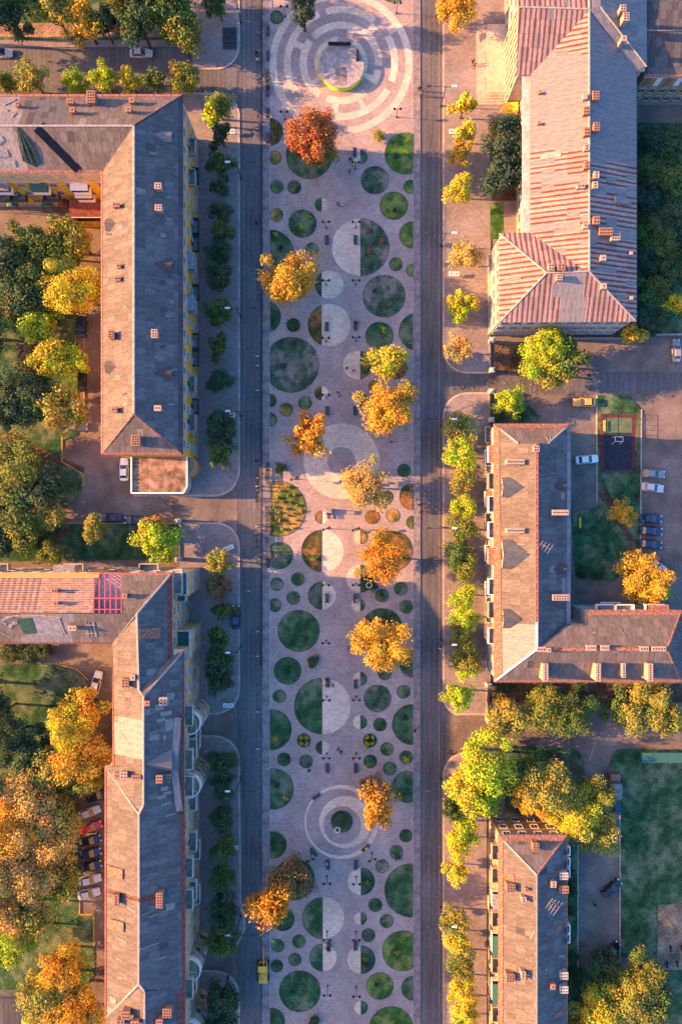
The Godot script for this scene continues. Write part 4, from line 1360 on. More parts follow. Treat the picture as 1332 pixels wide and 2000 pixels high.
# ---------------------------------------------------------------- L-shaped building with two dormers
func east_building() -> void:
	var b := thing("dormer_building", "L-shaped pinkish building with two dormers and rust-red eaves", "building")
	var E := 10.0
	var R := 13.5
	walls(b, [[969, 831], [1109, 831], [1109, 1222], [1147, 1222], [1147, 1195], [1327, 1195], [1327, 1327], [969, 1327]], E, M.wall_white)
	var faces := [
		[[[964, 828, E], [1012, 866, 12.4], [1048, 866, R], [1048, 1268, R], [964, 1332, E]], "warm", 1.5],
		[[[1048, 866, R], [1070, 866, 12.4], [1113, 828, E], [1113, 1222, E], [1048, 1268, R]], "slate", 0.9, "slate_pale"],
		[[[964, 828, E], [1113, 828, E], [1070, 866, 12.4], [1012, 866, 12.4]], "warm", 1.1],
		[[[1147, 1192, E], [1331, 1192, E], [1302, 1268, R], [1048, 1268, R], [1104, 1222, 11.4], [1147, 1222, 11.4]], "warm", 1.0],
		[[[964, 1332, E], [1048, 1268, R], [1302, 1268, R], [1331, 1331, E]], "warm", 0.6],
		[[[1331, 1192, E], [1331, 1331, E], [1302, 1268, R]], "slate", 0.4]]
	var pick := func(style, c, r, at, fi):
		if fi == 0 and at.x > 976 and at.y > 1222 and at.y < 1315 - (at.x - 976) * 0.6 + 6:
			return M.slate_new
		return slate_pick(style, c, r, at, fi)
	var rf := roof(b, faces, 300, Vector2(1.13, 1.65), pick)
	ridge(rf, [[1048, 866, R], [1048, 1215, R]], 0.62, M.rust_band)
	ridge(rf, [[1048, 1215, R], [1048, 1268, R]], 0.4, M.white_paint)
	ridge(rf, [[1048, 1268, R], [1302, 1268, R]], 0.7, M.rust_band)
	ridge(rf, [[966, 830, E], [1012, 866, 12.4]], 0.34, M.ridge_cap)
	ridge(rf, [[1111, 830, E], [1070, 866, 12.4]], 0.34, M.ridge_cap)
	ridge(rf, [[1048, 1268, R], [966, 1330, E]], 0.34, M.white_paint)
	ridge(rf, [[1302, 1268, R], [1329, 1330, E]], 0.34, M.rust_band)
	ridge(rf, [[1302, 1268, R], [1329, 1194, E]], 0.34, M.rust_band)
	for s in [[1003, 903, 3.0, 0.75, 1.5], [1003, 1036, 3.0, 0.75, 1.5], [1089, 1001, 2.8, 0.8, 1.5], [1090, 1165, 2.9, 0.9, 1.6], [1058, 1308, 0.8, 3.0, 2.3], [1159, 1308, 0.8, 3.0, 2.3], [1259, 1308, 0.8, 3.0, 2.3], [1211, 1306, 0.5, 2.4, 1.6], [1045, 877, 0.9, 0.9, 0.8], [1152, 1264, 1.6, 0.8, 0.7], [1178, 1264, 1.4, 0.8, 0.7], [1255, 1266, 1.4, 0.7, 0.6], [1283, 1266, 2.4, 0.7, 0.6], [1055, 1267, 1.4, 0.7, 0.6], [1069, 1268, 0.6, 0.6, 0.8]]:
		chimney(rf, s[0], s[1], s[2], s[3], s[4], M.brick_pale)
	dormer(rf, 979, 952, 3.3, 3.6, 1.9, -1.0, M.wall_white, M.slate1)
	dormer(rf, 979, 1082, 5.0, 4.8, 2.3, -1.0, M.wall_white, M.slate1)
	dormer(rf, 981, 1207, 3.2, 3.0, 1.7, -1.0, M.wall_white, M.slate0)
	dormer(rf, 1101, 949, 1.5, 2.2, 1.2, 1.0, M.wall_grey, M.slate_dark)
	dormer(rf, 1101, 1111, 1.5, 2.2, 1.2, 1.0, M.wall_grey, M.slate_dark)
	antenna(rf, 1058, 1066)
	for s in [[1016, 948, 1.8, 0.2, 0.0], [1016, 1063, 1.8, 0.2, 0.0], [1034, 1079, 1.8, 0.12, 0.0], [1068, 858, 0.25, 0.9, 0.3], [1074, 858, 0.25, 0.9, 0.0], [1098, 968, 0.9, 1.4, 0.0], [1100, 1150, 1.0, 4.0, 0.0], [1073, 933, 1.6, 0.12, 0.1], [1080, 925, 1.2, 0.1, 0], [1215, 1235, 0.12, 1.6, 0.5], [1160, 1236, 0.8, 0.2, 0.2]]:
		patch(rf, s[0], s[1], s[2], s[3], M.slate_new if s[2] < 1.7 and s[3] < 1.2 else M.slate_pale, "loose_board", 0.10, s[4])
	# fronts with enclosed balconies
	var x := q2(969, 0, E).x
	var z0 := q2(0, 831, E).y
	var z1 := q2(0, 1327, E).y
	windows(b, Vector2(x, z0), Vector2(x, z1), Vector2(-1, 0), [2.2, 5.4, 8.5], 16)
	var k := 0
	for s in [[850, 4.0], [888, 7.1], [895, 4.0], [940, 7.1], [985, 7.1], [975, 4.0], [1018, 4.0], [1035, 7.1], [1080, 4.0], [1085, 7.1], [1145, 7.1], [1150, 4.0], [1190, 7.1], [1230, 4.0], [1240, 7.1]]:
		balcony(b, Vector2(x, q2(0, s[0], s[1]).y), s[1], Vector2(-1, 0), 3.0, 1.1, M.white_paint if k % 3 else M.brick_pale, M.rust_band if k % 4 == 1 else null)
		k += 1
	var zw := q2(0, 1195, E).y
	windows(b, Vector2(q2(1147, 0, E).x, zw), Vector2(q2(1327, 0, E).x, zw), Vector2(0, -1), [2.2, 5.4, 8.5], 6)
	for s in [[1180, 7.1], [1215, 7.1], [1275, 7.1], [1190, 4.0]]:
		balcony(b, Vector2(q2(s[0], 0, s[1]).x, zw), s[1], Vector2(0, -1), 3.6, 1.1, M.white_paint, M.rust_band if s[0] == 1275 else null)

func antenna(rf: Dictionary, px: float, py: float) -> void:
	var p := hit(rf, px, py)
	var mb := MB.new()
	mb.tube(p + Vector3(0, -0.3, 0), p + Vector3(0, 2.6, 0), 0.04, 0.03, 6)
	var d := Vector3(0.75, 0, 0.5).normalized()
	mb.tube(p + Vector3(0, 2.5, 0) - d * 1.0, p + Vector3(0, 2.5, 0) + d * 1.0, 0.045, 0.045, 5)
	for k in 4:
		var c := p + Vector3(0, 2.5, 0) + d * (k - 1.5) * 0.62
		var s := Vector3(-d.z, 0, d.x) * (0.6 + 0.12 * k)
		mb.tube(c - s, c + s, 0.045, 0.045, 5)
	part(rf.node, "antenna", mb.mesh(M.zinc_pale))

# ---------------------------------------------------------------- house with green awnings
func south_east_building() -> void:
	var b := thing("awning_house", "long house with hipped slate roof, enclosed balconies and green awnings", "building")
	var E := 10.0
	var R := 13.5
	walls(b, [[977, 1635], [1103, 1635], [1103, 2120], [977, 2120]], E, M.wall_ochre)
	var faces := [
		[[[973, 1631, E], [1048, 1709, R], [1048, 2130, R], [973, 2130, E]], "warm", 0.9],
		[[[973, 1631, E], [1107, 1631, E], [1048, 1709, R]], "warm", 1.1],
		[[[1107, 1631, E], [1107, 2130, E], [1048, 2130, R], [1048, 1709, R]], "slate", 0.35]]
	var rf := roof(b, faces, 300, Vector2(1.13, 1.65), slate_pick)
	ridge(rf, [[1048, 1709, R], [1048, 2120, R]], 0.34, M.zinc_pale)
	ridge(rf, [[1048, 1709, R], [975, 1633, E]], 0.34, M.ridge_cap)
	ridge(rf, [[1048, 1709, R], [1105, 1633, E]], 0.34, M.rust_band)
	for s in [[1042, 1648, 1.0, 1.3, 1.4, 0], [994, 1727, 1.4, 1.3, 1.4, 0], [1019, 1750, 0.7, 0.9, 1.4, 1], [993, 1901, 1.4, 1.3, 1.4, 0], [1018, 1894, 0.7, 0.9, 1.4, 1], [1077, 1721, 0.8, 0.9, 1.2, 1], [1097, 1731, 1.5, 1.2, 1.2, 0], [1076, 1919, 0.7, 0.8, 1.2, 0], [1025, 1733, 0.4, 0.4, 0.9, 0], [1025, 1905, 0.4, 0.4, 0.9, 0]]:
		chimney(rf, s[0], s[1], s[2], s[3], s[4], M.brick_pale if s[5] else M.brick)
	for s in [[1097, 1705], [1097, 1898], [1097, 1925]]:
		chimney(rf, s[0], s[1], 1.3, 1.1, 1.2, M.trim)
	antenna(rf, 1070, 1760)
	antenna(rf, 1076, 1752)
	for s in [[994, 1712, 2.0, 1.2, 0.1], [1090, 1812, 1.8, 0.9, 0.2], [1090, 1980, 2.0, 1.0, 0.1], [996, 1915, 2.2, 0.8, 0.1]]:
		patch(rf, s[0], s[1], s[2], s[3], M.rust_band, "roof_hatch", 0.12, s[4])
	for s in [[1040, 1825, 0.3, 2.0, -0.4], [1052, 1895, 0.25, 2.0, 0.2], [1066, 1893, 0.5, 0.5, 0.3], [1096, 1867, 1.6, 0.5, -0.3], [1064, 1830, 1.2, 0.12, 0.4], [1102, 1670, 0.6, 0.2, 0.2]]:
		patch(rf, s[0], s[1], s[2], s[3], M.slate_pale, "loose_board", 0.1, s[4])
	var x := q2(977, 0, E).x
	var z0 := q2(0, 1635, E).y
	var z1 := q2(0, 2120, E).y
	windows(b, Vector2(x, z0), Vector2(x, z1), Vector2(-1, 0), [2.2, 5.4, 8.5], 15)
	windows(b, Vector2(x, z0), Vector2(q2(1103, 0, E).x, z0), Vector2(0, -1), [2.2, 5.4, 8.5], 4)
	for s in [[1660, 7.1, 0], [1650, 4.0, 0], [1705, 7.1, 0], [1750, 7.1, 1], [1762, 4.0, 0], [1790, 7.1, 0], [1835, 7.1, 2], [1862, 4.0, 0], [1880, 7.1, 0], [1927, 7.1, 2], [1905, 4.0, 0], [1955, 4.0, 0], [1975, 7.1, 0]]:
		balcony(b, Vector2(x, q2(0, s[0], s[1]).y), s[1], Vector2(-1, 0), 3.6 if s[2] == 2 else 2.8, 1.2, M.white_paint if s[2] != 0 else M.wall_cream, [null, M.tarp_grey, M.green_metal][s[2]])
	var xe := q2(1103, 0, E).x
	for s in [[1650, 7.1], [1672, 7.1], [1692, 7.1], [1800, 7.1], [1818, 7.1]]:
		balcony(b, Vector2(xe, q2(0, s[0], s[1]).y), s[1] + 1.6, Vector2(1, 0), 1.6, 1.0, M.white_paint)

# ---------------------------------------------------------------- buildings at the edges of the view
func outer_buildings() -> void:
	var b := thing("striped_building", "dark-roofed building with orange and white striped top storey", "building")
	var E := 10.0
	walls(b, [[1262, -200], [1500, -200], [1500, 146], [1262, 146]], E, M.wall_ochre)
	var rf := roof(b, [[[[1258, -200, E], [1500, -200, E], [1500, 60, 11.5], [1258, 60, 11.5]], "slate"], [[[1258, 60, 11.5], [1500, 60, 11.5], [1500, 150, E], [1258, 150, E]], "slate", 0.4]], 120, Vector2(1.13, 1.65), func(_s, _c, _r, _at, _f): return M.slate_dark if rng.randf() < 0.6 else M.slate0)
	var z := q2(0, 146, E).y
	var x0 := q2(1262, 0, E).x
	for k in 8:
		var pm := MB.new()
		pm.box(Vector3(x0 + 1.0 + k * 1.9, 7.8, z + 0.06), Vector3(1.0, 2.6, 0.12))
		part(b, "panel", pm.mesh(M.white_paint if k % 2 else M.brick))
	windows(b, Vector2(x0, z), Vector2(x0 + 16, z), Vector2(0, 1), [2.2, 4.9], 8, 1.2, 1.5)
	ridge(rf, [[1258, 60, 11.6], [1500, 60, 11.6]], 0.3, M.zinc)
	var g := thing("garage", "low grey flat-roofed garage beside the autumn trees", "garage")
	var gp := footprint([[-80, 1952], [88, 1952], [88, 2090], [-80, 2090]], 3.0)
	part(g, "wall", slab(gp, -0.16, 2.8, M.wall_grey))
	for k in 7:
		var w := MB.new()
		w.box(Vector3(gp[0].x + 1.1 + k * 2.15, 2.87, (gp[0].y + gp[2].y) / 2), Vector3(2.1, 0.14, gp[2].y - gp[0].y + 0.3))
		part(g, "roof_panel", w.mesh(M.slate_dark if k % 3 else M.slate0))
	var sh := thing("green_shelter", "long low shelter with dark green metal roof on the sports field's edge", "shelter")
	var c0 := q(1253, 1470, 2.6)
	var c1 := q(1400, 1490, 2.6)
	for k in 6:
		var s := MB.new()
		s.box(Vector3(lerpf(c0.x, c1.x, (k + 0.5) / 6), 2.6, (c0.z + c1.z) / 2), Vector3((c1.x - c0.x) / 6 - 0.03, 0.12, c1.z - c0.z), Basis(Vector3.RIGHT, 0.06))
		part(sh, "roof_panel", s.mesh(M.green_metal))
	for k in 7:
		for zz in [c0.z + 0.2, c1.z - 0.2]:
			var s2 := MB.new()
			s2.tube(Vector3(lerpf(c0.x + 0.1, c1.x - 0.1, k / 6.0), -0.16, zz), Vector3(lerpf(c0.x + 0.1, c1.x - 0.1, k / 6.0), 2.6, zz), 0.06, 0.06, 6)
			part(sh, "post", s2.mesh(M.dark_metal))

# ---------------------------------------------------------------- trees
func make_crowns() -> void:
	# crowns of unit radius: leaf sprays spread through clumps; shared by all trees of that size
	for spec in [["s", 0.17, 1300, 12], ["m", 0.088, 4600, 30], ["l", 0.056, 11500, 60]]:
		crowns[spec[0]] = []
		for variant in 4:
			var r := RandomNumberGenerator.new()
			r.seed = hash(spec[0]) + variant * 77
			var cl := []
			for i in spec[3]:
				var d := Vector3(r.randfn(), r.randfn() * 0.8 + 0.25, r.randfn()).normalized()
				var k := r.randf_range(0.35, 0.78) if i > 2 else r.randf_range(0.0, 0.3)
				var lump := 1.0 + 0.22 * sin(d.x * 3.1 + variant * 2.0) * cos(d.z * 3.7 + variant)
				cl.append([d * k * lump, r.randf_range(0.20, 0.36) * (1.3 if spec[0] == "s" else 1.0 if spec[0] == "m" else 0.85), r.randf(), r.randf_range(0.82, 1.18)])
			var v := PackedVector3Array()
			var n := PackedVector3Array()
			var c := PackedColorArray()
			for i in spec[2]:
				var k: Array = cl[r.randi() % cl.size()]
				var d := Vector3(r.randfn(), r.randfn(), r.randfn()).normalized()
				var p: Vector3 = k[0] + d * k[1] * pow(r.randf(), 0.42)
				if p.y < -0.75:
					p.y = -0.75 - (p.y + 0.75) * 0.4
				var m := (d * 0.8 + Vector3(r.randfn(), r.randfn() + 0.5, r.randfn()) * 0.55).normalized()
				var x := m.cross(Vector3(r.randfn(), r.randfn(), r.randfn())).normalized()
				var y := m.cross(x)
				var s: float = spec[1] * r.randf_range(0.55, 1.05)
				var a := p + x * s * 0.75
				var b := p + y * s * 0.42 + m * s * 0.10
				var e := p - x * s * 0.65
				var f := p - y * s * 0.42 + m * s * 0.10
				for t in [a, e, b, a, f, e]:
					v.append(t)
					n.append(m)
				var hue: float = k[2] + r.randfn() * 0.16
				var w: float = k[3] * r.randf_range(0.70, 1.24)
				var tone := Color(w * lerpf(0.66, 1.16, clampf(hue, 0, 1)), w * lerpf(1.10, 0.84, clampf(hue, 0, 1)), w * lerpf(1.2, 0.8, clampf(hue, 0, 1)))
				for t in 6:
					c.append(tone)
			var arr := []
			arr.resize(Mesh.ARRAY_MAX)
			arr[Mesh.ARRAY_VERTEX] = v
			arr[Mesh.ARRAY_NORMAL] = n
			arr[Mesh.ARRAY_COLOR] = c
			var am := ArrayMesh.new()
			am.add_surface_from_arrays(Mesh.PRIMITIVE_TRIANGLES, arr)
			crowns[spec[0]].append(am)
	for variant in 3:
		var r := RandomNumberGenerator.new()
		r.seed = 91 + variant
		var t := MB.new()
		t.tube(Vector3(0, 0, 0), Vector3(0.01, 0.28, 0), 0.030, 0.022, 8, false)
		t.tube(Vector3(0.01, 0.28, 0), Vector3(0.0, 0.62, 0.015), 0.022, 0.012, 8, false)
		t.tube(Vector3(0, 0.62, 0.015), Vector3(0.02, 0.9, 0), 0.012, 0.003, 6)
		for i in 7:
			var a := TAU * i / 7.0 + r.randf()
			var y := r.randf_range(0.28, 0.6)
			var d := Vector3(cos(a), r.randf_range(0.5, 1.1), sin(a)).normalized()
			t.tube(Vector3(0.005, y, 0.005), Vector3(0, y, 0) + d * 0.16, 0.010, 0.006, 6, false)
			t.tube(Vector3(0, y, 0) + d * 0.16, Vector3(0, y, 0) + d * 0.16 + (d + Vector3(r.randfn(), 0.4, r.randfn()) * 0.4) * 0.13, 0.006, 0.002, 5)
		trunks.append(t.mesh(M.bark))

var tree_no := 0

func tree(px: float, py: float, rad: float, tall: float, leaf: String, label: String, group: String, called := "deciduous_tree", ground_y := -0.02) -> void:
	# px, py: where the middle of the crown is seen from above
	var r := rad * 0.1
	var bottom := minf(tall * 0.22, 2.6)
	var half := (tall - bottom) * 0.5
	var mid := bottom + half
	var at := q(px, py, mid)
	var o := thing(called, label, "tree", group, Vector3(at.x, ground_y, at.z), fmod(tree_no * 2.399, TAU))
	var size := "s" if r < 2.3 else "m" if r < 4.6 else "l"
	part(o, "trunk", trunks[tree_no % 3], Transform3D(Basis.from_scale(Vector3(tall * 0.85, tall * 0.88, tall * 0.85)), Vector3.ZERO))
	part(o, "crown", crowns[size][(tree_no * 7 + int(px)) % 4], Transform3D(Basis.from_scale(Vector3(r / 0.80, half / 0.92, r / 0.80)), Vector3(0, mid, 0)), M["leaf_" + leaf])
	tree_no += 1

func trees() -> void:
	var names := {"gold": "golden", "yellow": "bright yellow", "orange": "orange", "rust": "russet", "pale": "pale gold", "lime": "lime yellow", "olive": "olive green", "green": "mid green", "deep": "dark green", "pine": "blue-green", "brown": "thin brownish", "bronze": "bronze green"}
	var order := ["first", "second", "third", "fourth", "fifth", "sixth", "seventh", "eighth", "ninth", "tenth", "eleventh", "twelfth", "thirteenth", "fourteenth", "fifteenth"]
	var rows := [
		["on the plaza", "plaza trees", [
			[607, 268, 47, 17, "rust", "tall russet tree beside the labyrinth paving"], [628, 300, 33, 9, "bronze", "low bronze tree leaning under the tall russet one by the labyrinth"], [566, 548, 50, 16, "gold", "golden round tree overhanging the iron railing"],
			[757, 705, 37, 8, "yellow", "bright yellow tree over a small round lawn"], [757, 797, 52, 13, "gold", "large golden tree beside the wide pale ring"], [609, 852, 40, 13, "orange", "orange tree at the edge of the wide pale ring"],
			[715, 950, 46, 10, "pale", "pale gold sparse tree in the sunlit plaza strip"], [744, 1090, 46, 10, "orange", "orange tree on the large russet lawn"], [750, 1260, 53, 14, "gold", "golden tree over a dark round lawn"],
			[733, 1572, 37, 12, "orange", "orange tree on the rim of the planted fountain circle"], [724, 1538, 24, 7, "brown", "half-bare brownish tree behind the orange one at the fountain circle"],
			[533, 1758, 42, 16, "orange", "orange tree reaching over the shaded road"], [566, 1712, 40, 11, "brown", "green-brown tree touching the orange one above the shaded road"], [592, 16, 24, 11, "pine", "dark conifer standing on the labyrinth"]]],
		["on the pavement before the school", "street trees on the sunny side", [[895, 22, 34, 8, "gold"], [872, 18, 22, 6, "orange"], [906, 205, 22, 8, "yellow"], [904, 258, 21, 7, "yellow"], [902, 300, 23, 7, "gold"], [897, 369, 29, 7, "yellow"], [908, 503, 31, 7, "pale"], [892, 590, 19, 6, "yellow"], [915, 594, 19, 6, "yellow"], [903, 615, 18, 6, "lime"], [893, 679, 27, 7, "pale"]]],
		["on the pavement before the dormer building", "street trees on the sunny side", [[898, 842, 35, 8, "bronze"], [900, 888, 36, 8, "lime"], [905, 930, 29, 7, "bronze"], [907, 988, 25, 7, "lime"], [903, 1032, 29, 7, "olive"], [890, 1085, 30, 8, "green"], [905, 1108, 30, 8, "olive"], [906, 1165, 26, 7, "lime"], [905, 1207, 28, 7, "lime"], [902, 1240, 24, 7, "olive"], [910, 1290, 29, 8, "olive"], [912, 1308, 24, 7, "lime"], [897, 1357, 29, 8, "lime"]]],
		["before the awning house", "street trees on the sunny side", [[950, 1490, 55, 14, "lime"], [905, 1540, 38, 11, "yellow"], [940, 1560, 34, 11, "lime"], [890, 1580, 26, 8, "green"], [905, 1620, 28, 8, "lime"], [893, 1652, 26, 8, "yellow"], [892, 1705, 24, 7, "yellow"], [886, 1798, 29, 8, "bronze"], [892, 1838, 25, 7, "yellow"], [900, 1880, 28, 8, "olive"], [903, 1928, 26, 7, "yellow"], [905, 1972, 28, 8, "yellow"], [905, 2010, 28, 8, "lime"]]],
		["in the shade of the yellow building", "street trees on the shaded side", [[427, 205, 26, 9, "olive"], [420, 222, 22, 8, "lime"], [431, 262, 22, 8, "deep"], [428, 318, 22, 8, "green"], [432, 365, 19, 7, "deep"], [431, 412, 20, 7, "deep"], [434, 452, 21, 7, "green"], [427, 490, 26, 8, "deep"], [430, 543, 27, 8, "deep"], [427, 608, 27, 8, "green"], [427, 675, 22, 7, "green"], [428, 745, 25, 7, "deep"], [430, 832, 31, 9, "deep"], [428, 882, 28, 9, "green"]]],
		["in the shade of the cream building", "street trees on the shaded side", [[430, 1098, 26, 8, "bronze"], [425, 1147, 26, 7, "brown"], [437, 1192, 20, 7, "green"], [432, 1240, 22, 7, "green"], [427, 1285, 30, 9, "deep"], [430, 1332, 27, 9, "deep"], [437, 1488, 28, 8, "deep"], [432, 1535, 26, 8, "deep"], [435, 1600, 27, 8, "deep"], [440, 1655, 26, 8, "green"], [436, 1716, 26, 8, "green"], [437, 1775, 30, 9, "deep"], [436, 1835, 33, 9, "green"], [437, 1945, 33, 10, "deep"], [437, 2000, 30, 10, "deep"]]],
		["along the side street by the yellow gable", "side street trees", [[8, 162, 24, 8, "olive"], [62, 150, 31, 9, "bronze"], [146, 157, 23, 7, "lime"], [206, 151, 25, 8, "lime"], [256, 157, 24, 7, "yellow"], [300, 158, 20, 7, "green"], [361, 152, 30, 8, "olive"]]],
		["across the side street", "trees of the northern yard", [[15, 25, 38, 13, "deep"], [108, 22, 36, 13, "bronze"], [165, 38, 37, 12, "gold"], [205, 50, 26, 9, "deep"], [275, 45, 42, 14, "deep"], [330, 25, 44, 15, "green"], [355, 60, 40, 13, "olive"], [426, 8, 24, 8, "green"], [60, -20, 40, 14, "green"], [240, -20, 48, 15, "olive"], [-60, 30, 45, 15, "deep"], [390, -40, 40, 13, "deep"]]],
		["in the yellow building's courtyard", "courtyard trees", [[62, 478, 42, 12, "green"], [125, 468, 45, 13, "olive"], [160, 475, 25, 10, "bronze"], [20, 520, 45, 13, "deep"], [75, 545, 38, 12, "green"], [140, 570, 52, 14, "yellow"], [55, 590, 44, 12, "deep"], [70, 630, 40, 11, "lime"], [20, 610, 40, 10, "bronze"], [98, 700, 36, 11, "yellow"], [138, 712, 34, 11, "lime"], [62, 696, 27, 9, "brown"], [45, 765, 55, 13, "deep"], [85, 780, 40, 11, "green"], [120, 800, 44, 11, "bronze"], [10, 800, 40, 12, "deep"], [35, 915, 55, 10, "olive"], [75, 960, 45, 9, "deep"], [28, 985, 45, 9, "green"], [95, 1000, 34, 7, "bronze"], [45, 1035, 38, 8, "olive"], [5, 1050, 40, 8, "deep"], [-60, 900, 60, 10, "deep"], [-70, 640, 60, 15, "deep"], [-60, 1040, 50, 9, "green"]]],
		["on the lawn strip by the cream building", "lawn strip trees", [[186, 1030, 25, 7, "bronze"], [104, 1078, 25, 7, "olive"], [310, 1052, 42, 8, "lime"], [300, 1040, 30, 7, "gold"]]],
		["in the cream building's courtyard", "courtyard trees", [[165, 1385, 42, 12, "gold"], [140, 1420, 46, 13, "yellow"], [150, 1478, 52, 13, "gold"], [105, 1500, 40, 12, "bronze"], [175, 1520, 34, 10, "olive"], [60, 1560, 58, 14, "pale"], [25, 1610, 55, 15, "gold"], [85, 1620, 55, 14, "pale"], [130, 1600, 36, 11, "bronze"], [20, 1680, 55, 14, "pale"], [70, 1700, 52, 13, "pale"], [120, 1715, 38, 11, "olive"], [25, 1770, 48, 12, "pale"], [60, 1790, 42, 11, "bronze"], [20, 1840, 48, 12, "lime"], [120, 1890, 46, 12, "gold"], [95, 1940, 55, 13, "bronze"], [150, 1965, 52, 13, "gold"], [110, 2010, 55, 13, "yellow"], [20, 1440, 46, 12, "deep"], [60, 1470, 44, 11, "deep"], [5, 1390, 30, 10, "green"], [-60, 1560, 70, 15, "pale"], [-60, 1720, 70, 15, "orange"], [-50, 1350, 60, 14, "deep"]]],
		["in the overgrown yard behind the school", "trees behind the school", [[1275, 275, 30, 6, "pine"], [1310, 290, 34, 7, "deep"], [1262, 330, 24, 6, "green"], [1300, 350, 36, 7, "green"], [1265, 395, 28, 6, "pine"], [1310, 420, 38, 7, "deep"], [1270, 450, 28, 6, "green"], [1300, 480, 36, 7, "green"], [1262, 515, 26, 6, "pine"], [1310, 540, 36, 7, "deep"], [1272, 570, 32, 7, "green"], [1248, 620, 30, 7, "pine"], [1285, 625, 26, 6, "deep"], [1311, 594, 20, 6, "yellow"], [1232, 652, 22, 6, "gold"], [1345, 350, 40, 8, "green"], [1345, 480, 40, 8, "pine"]]],
		["against the school's street front", "trees at the school front", [[985, 262, 38, 11, "pine"], [988, 305, 42, 12, "pine"], [978, 348, 38, 11, "pine"]]],
		["in the bed beside the school gate", "trees by the side street bed", [[1062, 690, 48, 11, "lime"], [1105, 705, 42, 10, "green"], [1082, 722, 36, 9, "bronze"], [996, 780, 29, 7, "lime"]]],
		["in the play yard", "play yard trees", [[1213, 1005, 25, 7, "gold"], [1256, 1130, 48, 11, "gold"], [1275, 1150, 30, 9, "yellow"]]],
		["behind the dormer building", "trees of the back lane", [[995, 1398, 40, 9, "bronze"], [1060, 1385, 46, 10, "olive"], [1115, 1395, 46, 10, "green"], [1215, 1385, 36, 9, "green"], [1262, 1380, 50, 11, "bronze"], [1300, 1400, 34, 9, "olive"], [1328, 1262, 22, 7, "lime"], [1070, 1540, 56, 12, "bronze"], [1120, 1590, 50, 11, "yellow"], [1155, 1560, 46, 10, "olive"], [1040, 1500, 40, 9, "green"], [1175, 1630, 42, 9, "bronze"], [1035, 1560, 36, 9, "gold"]]],
		["beside the playground", "trees by the playground", [[1250, 1905, 46, 10, "olive"], [1225, 1950, 48, 11, "bronze"], [1175, 1975, 50, 11, "yellow"], [1270, 1960, 42, 10, "green"], [1150, 2005, 44, 10, "gold"], [1185, 1890, 34, 7, "deep"]]]]
	var litter := MB.new()
	for row in rows:
		var k := 0
		for t in row[2]:
			var label: String = t[5] if t.size() > 5 else "%s %s tree %s" % ["small" if t[2] < 24 else "broad" if t[2] > 44 else "round", names[t[4]], row[0]]
			if row[1].begins_with("street") or row[1].begins_with("side street"):
				label = "%s, %s in the row %s" % [label.split(" tree ")[0] + " tree", order[k], row[0]]
			k += 1
			var called: String = {"gold": "golden_tree", "yellow": "yellow_tree", "orange": "orange_tree", "rust": "russet_tree", "pale": "golden_tree", "lime": "yellow_tree", "pine": "conifer"}.get(t[4], "deciduous_tree")
			tree(t[0], t[1], t[2], t[3], t[4], label, row[1], called)
			if t[4] in ["gold", "yellow", "orange", "rust", "pale", "lime", "bronze"]:
				drop_leaves(litter, t[0], t[1], t[2], t[3], t[4])
	var fallen := MeshInstance3D.new()
	fallen.name = "fallen_leaves"
	fallen.mesh = litter.mesh(M.leaf_litter, true)
	fallen.set_meta("kind", "stuff")
	fallen.set_meta("label", "fallen yellow and brown leaves strewn over paving and lawns")
	add_child(fallen)
	# shrubs: x, y, radius, leaf, what it stands on
	for s in [[739, 266, 14, 1.8, "bronze", "clipped round shrub with reddish top beside the labyrinth"], [546, 915, 14, 2.0, "green", "clipped dark round shrub at the corner of the wide pale ring"], [573, 635, 12, 1.2, "deep", "low dark round shrub filling a small bed"], [611, 1293, 14, 1.4, "deep", "dark six-sided shrub standing in the paving"], [613, 1994, 13, 1.4, "deep", "dark six-sided shrub near two small lawns"], [724, 1140, 16, 1.8, "deep", "dark shrub with a white hoop over it"], [667, 1604, 19, 1.6, "deep", "dense dark planting in the fountain circle"]]:
		shrub(s[0], s[1], s[2], s[3], s[4], s[5], "")
	for s in [[602, 424, 5, "lime"], [590, 446, 6, "lime"], [588, 450, 4, "olive"], [539, 458, 5, "lime"], [773, 516, 5, "lime"], [748, 645, 7, "lime"], [775, 306, 5, "pine"], [770, 411, 5, "pine"], [549, 484, 5, "pine"], [731, 568, 5, "pine"], [761, 594, 7, "olive"], [556, 714, 5, "deep"], [612, 1091, 7, "lime"], [557, 1094, 4, "lime"], [537, 1444, 6, "gold"], [556, 1558, 6, "pale"], [794, 1485, 7, "yellow"], [718, 1460, 4, "lime"], [790, 1402, 5, "pine"], [598, 1247, 5, "deep"], [542, 1535, 5, "deep"], [745, 1163, 5, "pine"], [561, 1312, 5, "pine"], [777, 1675, 6, "deep"], [777, 1860, 7, "bronze"], [718, 1725, 6, "olive"], [715, 1872, 7, "olive"], [715, 1885, 5, "deep"], [735, 1924, 5, "pine"], [548, 38, 3, "lime"], [722, 490, 6, "rust"], [745, 472, 5, "rust"], [720, 450, 5, "rust"], [712, 718, 7, "olive"], [577, 365, 4, "bronze"]]:
		shrub(s[0], s[1], s[2], 0.9, s[3], "small %s shrub planted on a plaza lawn" % names[s[3]], "shrubs on the plaza lawns")
	for k in 26:
		var a := k * 2.399
		var f := sqrt((k + 0.5) / 26.0) * 40.0
		var x := 552 + cos(a) * f
		if x > 532:
			shrub(x, 994 + sin(a) * f * 1.15, 3.4, 0.7, ["pale", "lime", "bronze"][k % 3], "little %s tuft on the sunlit half-round lawn" % names[["pale", "lime", "bronze"][k % 3]], "tufts on the half-round lawn")
